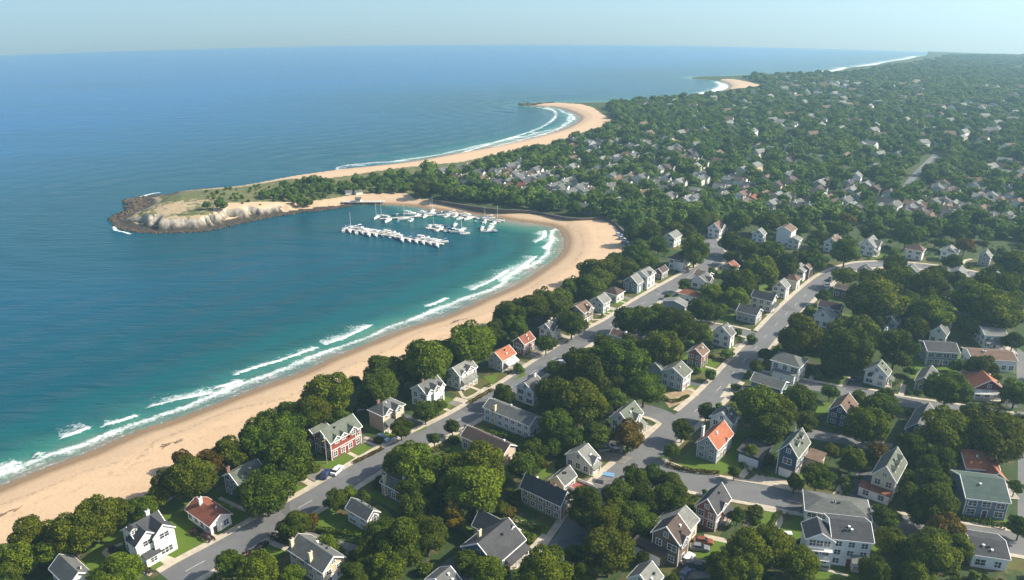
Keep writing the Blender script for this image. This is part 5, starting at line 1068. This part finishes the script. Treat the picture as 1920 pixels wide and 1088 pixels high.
# ---------------------------------------------------------------- hedges, cars, boats, docks, sea wall, rocks, small garden things
def hedge(pts, wdt, hgt, tone, label, z0=0.):
    ln = resample(spline(poly(pts), 3) if len(pts) > 2 else poly(pts), .5); g = np.random.default_rng(len(ln)+int(pts[0][0]))
    T = np.gradient(ln, axis=0); T /= np.linalg.norm(T, axis=1)[:, None]; Nn = np.column_stack([-T[:, 1], T[:, 0]]); n = len(ln)*46
    i = g.integers(0, len(ln), n); a = g.uniform(0, math.pi, n); prof = np.column_stack([np.sign(np.cos(a))*np.abs(np.cos(a))**.5*wdt/2, np.abs(np.sin(a))**.5*hgt]); wob = 1+.22*np.sin(i*.9)*g.uniform(.5, 1)
    P = np.column_stack([ln[i]+T[i]*g.uniform(-.3, .3, (n, 1))+Nn[i]*(prof[:, :1]*wob[:, None]), prof[:, 1]*wob]); P[:, 2] += zsea(P[:, 0], P[:, 1])+PLAT+z0
    Nv = g.normal(size=(n, 3)); Nv[:, 2] += .6; Nv /= np.linalg.norm(Nv, axis=1)[:, None]; b = np.cross(Nv, g.normal(size=(n, 3))); b /= np.linalg.norm(b, axis=1)[:, None]; c = np.cross(Nv, b); s = .2*g.uniform(.6, 1.4, (n, 1))
    V = np.stack([P-b*s, P-c*s*.7, P+b*s, P+c*s*.7], 1).reshape(-1, 3); Q = np.arange(4*n).reshape(-1, 4); tint = g.uniform(0, 1, n).repeat(4)
    o0 = P.mean(0); me = np_mesh('hedge', V-o0, Q, {'tint': tint}); o = mesh_obj('hedge', me, None, [TONES[tone]]); o.location = o0; return tag(o, label, 'hedge', 'garden hedges')
hedge([(578,990),(610,999),(668,1008)],1.3,1.3,0,'clipped dark green hedge before the white two-part house')
hedge([(509,1008),(545,1019),(588,1034)],1.6,1.0,3,'low ragged olive hedge along the gravel drive')
hedge([(209,1030),(245,1052),(283,1076)],.9,.8,4,'low purplish hedge beside the big white house')
hedge([(361,999),(382,1007),(398,1016)],1.5,1.1,4,'purplish rounded hedge before the brick-red roof house')
hedge([(871,808),(930,818),(1000,832)],1.6,1.3,0,'long dark hedge under the pale row house')
hedge([(903,968),(960,982),(1018,1000)],1.4,1.4,0,'dark straight hedge before the colonial house')
hedge([(1250,873),(1290,884),(1346,890)],1.2,.8,3,'low grey-green hedge along the corner lawn of the orange-roofed house')
hedge([(1797,973),(1840,982),(1881,990)],1.2,.9,0,'dark hedge under the dark green roofed house')
hedge([(1240,745),(1262,755),(1290,745)],1.,.9,1,'small hedge at the worn yard')
hedge([(455,1047),(480,1035),(500,1020)],1.4,.9,4,'purplish hedge above the bottom lawn beside the coast road')
hedge([(1462,962),(1450,980),(1440,1003)],.8,.7,2,'bright little hedge round the path island')
hedge([(665,868),(690,856),(716,843)],1.0,.6,3,'low olive hedge on the verge before the red brick house')
hedge([(880,757),(900,745),(922,733)],1.2,.7,3,'olive hedge on the verge by the beige-fronted houses')
car_cols = {'white': (.75, .75, .75), 'black': (.02, .02, .022), 'dark blue': (.02, .03, .09), 'silver': (.4, .41, .42), 'grey': (.16, .165, .17), 'rusty red': (.22, .06, .03), 'pale blue': (.25, .38, .5), 'blue': (.05, .12, .3)}
TYRE = plain('tyre', (.015, .015, .015), .9, .1, 3.); RIM = plain('rim', (.4, .4, .4), .4, .1, 3.)
def car_paint(c):
    k = 'car_paint_'+c.replace(' ', '_')
    if k in MATS: return MATS[k]
    m, N, Lk, B = nodes(k); B.inputs['Base Color'].default_value = (*car_cols[c], 1); B.inputs['Roughness'].default_value = .3; B.inputs['Coat Weight'].default_value = .6; MATS[k] = m; return m
_cb = {}
def loft(secs, m=0, caps=True):
    mb = MB(); k = len(secs[0]); n0 = 0
    for s in secs: mb.v += s
    for i in range(len(secs)-1):
        for j in range(k): a = i*k+j; b = i*k+(j+1) % k; mb.f.append((a, b, b+k, a+k)); mb.m.append(m)
    if caps: mb.f.append(tuple(range(k))[::-1]); mb.f.append(tuple(range((len(secs)-1)*k, len(secs)*k))); mb.m += [m, m]
    return mb
def car(u, v, ang, colr, label):
    p = G(u, v, PLAT+.7); z = float(zsea(p[0], p[1]))+PLAT+.07; r = thing('car', label, 'car', (p[0], p[1], z), ang, 'cars parked in the town')
    if 'b' not in _cb:
        sec = lambda x, w, z0, z1: [(x, -w, z0), (x, w, z0), (x, w*1.0, (z0+z1)/2), (x, w*.9, z1), (x, -w*.9, z1), (x, -w*1.0, (z0+z1)/2)]
        body = loft([sec(-2.2, .78, .42, .72), sec(-2.1, .86, .3, .92), sec(-1.3, .9, .25, .98), sec(.9, .9, .25, .95), sec(1.9, .86, .28, .82), sec(2.2, .74, .4, .66)])
        cab = loft([[(-1.75, -.74, .95), (-1.75, .74, .95), (-1.3, .62, 1.38), (-1.3, -.62, 1.38)], [(.95, -.76, .93), (.95, .76, .93), (.25, .62, 1.42), (.25, -.62, 1.42)]])
        roof = MB().hexa([(-1.3, -.64, 1.38), (.22, -.64, 1.42), (.22, .64, 1.42), (-1.3, .64, 1.38), (-1.25, -.6, 1.44), (.18, -.6, 1.48), (.18, .6, 1.48), (-1.25, .6, 1.44)])
        wh = MB().tube((0, -.1, 0), (0, .1, 0), .33, .33, 14); rm_ = MB().tube((0, -.115, 0), (0, .115, 0), .19, .19, 10); li = MB().box(-.04, .04, -.16, .16, -.06, .06)
        _cb['b'] = (body, cab.mesh('cabin_glass', [GLASS]), roof, wh.mesh('wheel', [TYRE]), rm_.mesh('rim', [RIM]), li.mesh('headlight', [plain('lamp_glass', (.7, .7, .68), .2, .05, 1.)]))
    b = _cb['b']
    if colr not in _cb: P_ = car_paint(colr); _cb[colr] = (b[0].mesh('body', [P_]), b[2].mesh('car_roof', [P_]))
    mesh_obj('body', _cb[colr][0], r); mesh_obj('cabin_glass', b[1], r); mesh_obj('roof_panel', _cb[colr][1], r)
    for x in (-1.35, 1.35):
        for y in (-.8, .8): w_ = mesh_obj('wheel', b[3], r, (), (x, y, .33)); mesh_obj('rim', b[4], w_)
    for y in (-.55, .55): mesh_obj('headlight', b[5], r, (), (2.16, y, .62))
A0 = GRID
for q in [(632,881,A0+.35,'white','white car with dark windows on the drive before the red brick house'),(611,888,A0+.5,'dark blue','dark blue car parked close to the white one on the brick house drive'),(718,821,A0-1.5,'pale blue','pale blue car on the grass before the beige hipped house'),
 (1319,1014,-.2,'rusty red','rusty red car beside the tall brown house'),(1312,1026,-.2,'grey','grey car next to the rusty red one'),(1290,1047,.9,'white','white car at the foot of the tall brown house'),(1296,1057,0.,'black','black car below the white one by the brown house'),(1313,1061,-.1,'black','second black car on the drive below the brown house'),(1284,1075,.9,'dark blue','dark blue car at the bottom of the brown house drive'),
 (1157,836,.2,'white','white car in the shade of the olive tree'),(1136,841,.2,'grey','grey car in the dark drive beside the white corner house'),(1557,523,A0,'black','black car parked at the right kerb of the second street'),(1552,534,A0,'white','white car parked behind the black one on the second street'),(1029,694,-.4,'blue','blue car beside the great tree clump'),(1054,680,-.3,'silver','silver car under the trees right of the coast road'),
 (1326,458,A0,'black','dark car at the top end of the coast road'),(1161,440,-.3,'white','white car, topmost in the small beach car park'),(1166,447,-.3,'silver','silver car in the middle of the beach car park'),(1172,455,-.3,'grey','grey car, lowest in the beach car park'),(1624,838,-.2,'silver','silver car on the narrow lane behind the dormered house'),(886,1037+40,.9,'grey','grey car at the bottom edge drive'),(1601,712,A0,'dark blue','dark car in the drive of the white gabled house')]: car(*q)
# poles
def pole(u, v, h, label, lamp=False):
    p = G(u, v); r = thing('utility_pole', label, 'pole', tuple(p), GRID, 'street poles'); MB().tube((0, 0, -.3), (0, 0, h), .13, .09, 8).build('pole', plain('weathered_wood', (.28, .24, .19), .9, .2, 2.), r)
    MB().box(-.9, .9, -.05, .05, h-.7, h-.58).build('cross_arm', MATS['weathered_wood'], r); MB().box(-.25, .25, -.2, .2, h-.05, h+.3).build('transformer', plain('galvanised', (.4, .41, .42), .5, .1, 2.), r)
pole(613,869,7.8,'tall grey pole at the corner of the red brick house'); pole(997,673,5.5,'thin pole on the verge near the orange-roofed house'); pole(1103,610,5,'thin pole by the kerb under the brown house')
# garden things
gm_ = plain('garden_white', (.72, .72, .7), .5, .08, 2.)
def gt(u, v): p = G(u, v); return tuple(p)
t = thing('garden_table', 'round white garden table on the lawn by the brick-red roof', 'table', gt(424,984)); MB().tube((0, 0, .68), (0, 0, .76), 1.3, 1.3, 20).build('table_top', gm_, t); MB().tube((0, 0, -.1), (0, 0, .68), .09, .09, 8).build('pedestal', gm_, t)
t = thing('garden_table', 'small white garden table on the lawn left of the balconied house', 'table', gt(1477,1004)); MB().box(-.9, .9, -.6, .6, .68, .76).build('table_top', gm_, t)
for x in (-.8, .8):
    for y in (-.5, .5): MB().box(x-.05, x+.05, y-.05, y+.05, -.1, .68).build('leg', gm_, t)
t = thing('rowing_boat', 'small white boat upturned on the grass by the pale blue car', 'boat', gt(744,822), GRID-.5); loft([[(x, -w, 0), (x, 0, hh), (x, w, 0)] for x, w, hh in ((-1.6, .35, .35), (-.8, .62, .55), (.5, .6, .55), (1.6, .08, .25))]).build('hull', gm_, t)
t = thing('canopy', 'bright blue flat canopy on posts beside the second street', 'canopy', gt(1140,903), GRID-1.2); t.scale = (.75, .75, .9); bluem = plain('blue_canvas', (.13, .26, .40), .6, .12, 2.)
MB().hexa([(-1.9, -1.2, 2.3), (1.9, -1.2, 2.3), (1.9, 1.2, 2.3), (-1.9, 1.2, 2.3), (-1.8, -1.1, 2.5), (1.8, -1.1, 2.5), (1.8, 1.1, 2.5), (-1.8, 1.1, 2.5)]).build('canvas', bluem, t)
for x in (-1.75, 1.75):
    for y in (-1.05, 1.05): MB().box(x-.05, x+.05, y-.05, y+.05, -.1, 2.3).build('post', gm_, t)
p = G(1090, 915, PLAT+1.2); t = thing('deck', 'flat brick-red deck beside the cream outbuilding', 'deck', (p[0], p[1], float(zsea(p[0], p[1]))+PLAT), GRID); MB().box(-2.1, 2.1, -2.4, 2.4, .9, 1.15).box(-2., 2., -2.3, 2.3, -.2, .9).build('platform', plain('red_deck', (.24, .07, .055), .85, .25, 2.), t)
for a in (-2.1, 2.0): MB().box(a, a+.1, -2.4, 2.4, 1.15, 1.9).build('parapet', gm_, t)
for (u, v, l_) in ((10,965,'driftwood tangle on the sand at the left edge'),(322,833,'line of driftwood on the middle of the near beach'),(858,599,'driftwood on the sand before the curve of the bay')):
    m_ = MB(); rd_ = random.Random(u)
    for _ in range(9): a_ = rd_.uniform(-.5, .5); x_, y_ = rd_.uniform(-3, 3), rd_.uniform(-.7, .7); m_.tube((x_-1.1*math.cos(a_), y_-1.1*math.sin(a_), .1), (x_+1.1*math.cos(a_), y_+1.1*math.sin(a_), .3), .12, .06, 5)
    o = m_.build('driftwood', plain('driftwood', (.13, .10, .07), .9, .3, 2.)); p = G(u, v); o.location = (p[0], p[1], ground(p[0], p[1])); o.rotation_euler = (0, 0, .7); tag(o, l_, 'driftwood', 'driftwood on the beach')
# ---- marina
WAT = 0.0
hullm = plain('boat_hull_white', (.62, .62, .60), .35, .05, 1.); hullb = plain('boat_hull_blue', (.05, .12, .24), .35, .1, 1.); woodd = plain('dock_planks', (.42, .38, .32), .9, .25, 1.5); canv = plain('boat_canvas', (.10, .16, .26), .8, .2, 1.); alu = plain('mast_metal', (.65, .65, .65), .4, .05, 1.); redh = plain('antifouling', (.25, .06, .04), .7, .2, 1.)
_bm = {}
def boat_parts(kind):
    if kind in _bm: return _bm[kind]
    Ln, b, fb = {'motor': (7.2, 1.3, .95), 'cruiser': (9.5, 1.6, 1.25), 'sail': (9., 1.35, .95), 'day': (5.6, 1.05, .7)}[kind]; S = []
    for f, wf, kz, dz in ((0, .82, -.25, 0), (.12, .92, -.35, 0), (.45, 1., -.4, .03), (.75, .72, -.3, .12), (.92, .32, -.1, .24), (1., .03, .15, .32)): x = (f-.5)*Ln; w = b*wf; S.append([(x, -w, fb+dz), (x, -w*.86, .15+dz*.4), (x, 0, kz), (x, w*.86, .15+dz*.4), (x, w, fb+dz)])
    hull = loft(S); L_ = [('hull', hull.mesh('hull', [hullb if kind == 'day' else hullm]))]
    d = MB().box(-.46*Ln, -.12*Ln, -b*.72, b*.72, fb+.01, fb+.05); L_.append(('deck', d.mesh('deck', [woodd])))
    if kind != 'day':
        ch = {'motor': 1., 'cruiser': 1.3, 'sail': .5}[kind]; c = loft([[(-.14*Ln, -b*.66, fb), (-.14*Ln, b*.66, fb), (-.12*Ln, b*.55, fb+ch), (-.12*Ln, -b*.55, fb+ch)], [(.24*Ln, -b*.5, fb+.05), (.24*Ln, b*.5, fb+.05), (.12*Ln, b*.42, fb+ch), (.12*Ln, -b*.42, fb+ch)]]); L_.append(('cabin', c.mesh('cabin', [hullm])))
        g_ = MB().box(-.10*Ln, .10*Ln, -b*.6, b*.6, fb+ch*.45, fb+ch*.78); L_.append(('cabin_window', g_.mesh('cabin_window', [GLASS])))
    if kind in ('motor', 'cruiser'): L_.append(('bimini', MB().box(-.36*Ln, -.1*Ln, -b*.62, b*.62, fb+1.75, fb+1.83).mesh('bimini', [canv if kind == 'motor' else hullm])))
    if kind == 'day': L_.append(('windscreen', MB().hexa([(.05, -.6, fb), (.15, -.6, fb), (.15, .6, fb), (.05, .6, fb), (-.15, -.55, fb+.5), (-.08, -.55, fb+.5), (-.08, .55, fb+.5), (-.15, .55, fb+.5)]).mesh('windscreen', [GLASS])))
    if kind == 'sail': L_.append(('mast', MB().tube((.4, 0, fb), (.4, 0, 11.5), .12, .08, 6).mesh('mast', [alu]))); L_.append(('boom', MB().tube((.3, 0, fb+1.5), (-3.6, 0, fb+1.4), .16, .13, 6).mesh('boom', [canv])))
    _bm[kind] = L_; return L_
def put_boat(x, y, ang, kind, label, group):
    r = thing({'sail': 'sailing_boat'}.get(kind, 'motor_boat'), label, 'boat', (x, y, float(zsea(x, y))+.05), ang, group)
    r.scale = (.78,)*3
    for n, m_ in boat_parts(kind): mesh_obj(n, m_, r)
def dock(a, b, w, label):
    pa, pb = G(*a, .6), G(*b, .6); c = (pa+pb)/2; d = (pb-pa)[:2]; ln = np.hypot(*d); an = math.atan2(d[1], d[0]); r = thing('dock', label, 'dock', (c[0], c[1], float(zsea(c[0], c[1]))), an, 'floating docks of the marina')
    MB().box(-ln/2, ln/2, -w/2, w/2, .35, .6).build('walkway', woodd, r)
    for i in range(int(ln/9)+1): x = -ln/2+.6+i*9; 
    for i in range(int(ln/9)+1): x = -ln/2+.6+i*9; MB().tube((x, w/2+.15, -1.2), (x, w/2+.15, 2.), .14, .14, 6).build('pile', woodd, r)
    return pa, pb, an, ln
kinds = ['motor', 'day', 'cruiser', 'motor', 'day', 'sail', 'motor', 'cruiser', 'day', 'motor']
kn = {'motor': 'blue-canopied motor boat', 'day': 'small blue open boat', 'cruiser': 'large white cabin cruiser', 'sail': 'white sailing boat'}
def ordinal(i): return ['first', 'second', 'third', 'fourth', 'fifth', 'sixth', 'seventh', 'eighth', 'ninth', 'tenth', '11th', '12th', '13th', '14th', '15th', '16th', '17th', '18th'][i]
pa, pb, an, ln = dock((644,428),(832,457),1.8,'long outer dock lined with boats on both sides')
rb = random.Random(2); nb = 15
for sgn, nm in ((1, 'far'), (-1, 'near')):
    for i in range(nb):
        t_ = (i+.5)/nb; c = pa+(pb-pa)*t_; k = kinds[(i*3+(sgn > 0)*4) % 10]
        if k == 'sail' and i not in (0, 9): k = 'motor'
        if i == 0 and sgn > 0: k = 'sail'
        if i == nb-1 and sgn < 0: k = 'cruiser'
        off = {'motor': 4.6, 'cruiser': 5.6, 'sail': 5.4, 'day': 3.8}[k]; off *= .95
        off *= .62; put_boat(c[0]-math.sin(an)*off*sgn, c[1]+math.cos(an)*off*sgn, an+sgn*math.pi/2*.55+rb.uniform(-.12, .12)+(math.pi if rb.random() < .3 else 0), k, kn[k]+', '+ordinal(i)+' from the seaward tip, '+nm+' side of the outer dock', 'boats at the outer dock')
dock((712,410),(872,400),1.6,'inner dock with boats nearest the headland side'); dock((806,428),(872,436),1.6,'short middle dock with a tight group of boats'); dock((868,404),(938,416),1.4,'small dock running along the beach'); dock((900,431),(930,431),1.4,'tiny dock by itself off the beach')
grp = {'inner dock': [(706,407),(716,404),(727,413),(741,401),(745,415),(757,409),(771,412),(768,400),(783,403),(791,397),(797,405),(806,400),(811,395),(818,403),(826,398),(833,396),(838,404),(846,400),(854,404)],
 'middle dock': [(805,425),(814,422),(824,429),(832,422),(838,432),(846,427),(853,421),(857,434),(866,430),(871,437)], 'beach dock': [(862,409),(872,401),(878,409),(887,405),(893,413),(901,409),(909,415),(916,409),(926,418),(934,413)], 'tiny lone dock': [(904,427),(911,433),(919,427),(926,433)]}
sails = {(706,407), (716,404), (757,409), (806,400), (811,395), (866,430), (909,415), (814,422), (934,413)}
for gname, L_ in grp.items():
    cc = {}
    for i, (u, v) in enumerate(L_):
        p = G(u, v, .8); k = 'sail' if (u, v) in sails else kinds[(i*7+3) % 10]; k = 'motor' if k == 'sail' and (u, v) not in sails else k; cc[k] = cc.get(k, 0)+1
        put_boat(p[0], p[1], (.15 if i % 2 else 1.2)+rb.uniform(-.3, .3)+(math.pi if rb.random() < .5 else 0), k, kn[k]+' at the '+gname+', '+ordinal(cc[k]-1)+' of its kind from the sea', 'boats in the marina')
# pier and huts where the headland meets the bay
p = G(680, 381, .5); t = thing('pier', 'old wooden pier at the inner corner of the bay', 'pier', (p[0], p[1], float(zsea(p[0], p[1]))), .0); MB().box(-12, 13, -2.2, 2.2, 1.3, 1.65).build('pier_deck', woodd, t)
for x in range(-11, 13, 4):
    for y in (-1.9, 1.9): MB().tube((x, y, -2), (x, y, 1.3), .22, .22, 6).build('pile', woodd, t)
MB().box(-4, -1, -1.2, 1.2, 1.66, 3.4).build('hut', WM('offwhite'), t); q = MB(); gable_roof(q, -4, -1, -1.2, 1.2, 3.35, .7, 'x'); q.build('hut_roof', RM('grey'), t)
for i, (u, v, c_, l_) in enumerate([(660,359,'bluegrey','little blue-grey boat shed behind the pier'),(648,366,'white','little white boat shed left of the pier'),(668,366,'offwhite','low white shed just above the pier')]):
    p = G(u, v); t = thing('boat_shed', l_, 'shed', (p[0], p[1], ground(p[0], p[1])), .3*i, 'boat sheds by the pier'); t.scale = (.6, .6, .6); q = MB(); gable_walls(q, 0, 7, 0, 5, 2.8, 1.4, 'x'); q.build('wall', WM(c_), t); q = MB(); gable_roof(q, 0, 7, 0, 5, 2.8, 1.4, 'x'); q.build('roof', RM('grey'), t)
# sea wall behind the bay beach
ln = resample(spline(poly([(805,377),(871,388),(933,396),(1000,400),(1072,413),(1130,412),(1152,421),(1168,436),(1180,452)]), 4), 3.); mb = MB()
for i in range(len(ln)-1):
    a, b = ln[i], ln[i+1]; d = (b-a)/np.hypot(*(b-a)); nn = np.array([-d[1], d[0]])*.6; z = float(zsea(*a)); mb.hexa([(*(a-nn), z), (*(b-nn), z), (*(b+nn), z), (*(a+nn), z), (*(a-nn*.8), z+PLAT+1.3), (*(b-nn*.8), z+PLAT+1.3), (*(b+nn*.8), z+PLAT+1.3), (*(a+nn*.8), z+PLAT+1.3)])
tag(mb.build('sea_wall', plain('dark_stone', (.10, .085, .07), .95, .45, 1.2)), 'dark stone sea wall behind the inner bay beach', 'wall')
# rocks round the headland
RK = []; gk = np.random.default_rng(12); cv, cq = cube_sphere(2)
def rocks_along(line, n, off, rmin, rmax):
    l = resample(line, 1.)
    for _ in range(n): p = l[gk.integers(0, len(l))]+gk.normal(size=2)*off; RK.append((p[0], p[1], gk.uniform(rmin, rmax)**1))
rocks_along(southW[-45:], 800, .8, .3, 1.0); rocks_along(southW[:-45], 700, 1.0, .3, .9); rocks_along(northW[:26], 500, 1.5, .4, 1.4)
rocks_along(poly([(218,411),(235,404),(262,392),(250,380),(258,374),(285,372),(300,374),(270,382),(262,388)], 0), 500, 2.6, .6, 2.2); rocks_along(poly([(975,198),(1000,196),(1040,195)], 0), 120, 3., .8, 3.)
V, Q = [], []
for i, (x, y, r) in enumerate(RK):
    v_ = cv*(1+.28*gk.normal(size=(len(cv), 1)))*r*np.array([1, gk.uniform(.6, 1), gk.uniform(.4, .75)]); a = gk.uniform(0, 6.28); c, s = math.cos(a), math.sin(a); z = float(zsea(x, y)); V.append(np.column_stack([x+v_[:, 0]*c-v_[:, 1]*s, y+v_[:, 0]*s+v_[:, 1]*c, z+v_[:, 2]+.1])); Q.append(cq+i*len(cv))
rk = mesh_obj('shore_rocks', np_mesh('shore_rocks', np.vstack(V), np.vstack(Q)), None, [plain('wet_dark_rock', (.06, .042, .025), .8, .55, .8)]); tag(rk, 'dark wet rocks tumbled along the foot of the headland', None, None, 'stuff')
# ---------------------------------------------------------------- the air between the camera and the far shore
hz = MB().box(-4300, 4300, -60, 4700, float(zsea(4300, 4700))-8, H+3).build('haze', [])
tag(hz, 'pale blue summer haze over sea and land', None, None, 'stuff')
m = bpy.data.materials.new('haze'); m.use_nodes = True; N = m.node_tree.nodes; N.clear()
pv = N.new('ShaderNodeVolumePrincipled'); pv.inputs['Color'].default_value = (.46, .80, 1, 1); pv.inputs['Density'].default_value = 1.95e-4; pv.inputs['Anisotropy'].default_value = .2
mo = N.new('ShaderNodeOutputMaterial'); m.node_tree.links.new(pv.outputs[0], mo.inputs['Volume']); hz.data.materials.clear(); hz.data.materials.append(m)
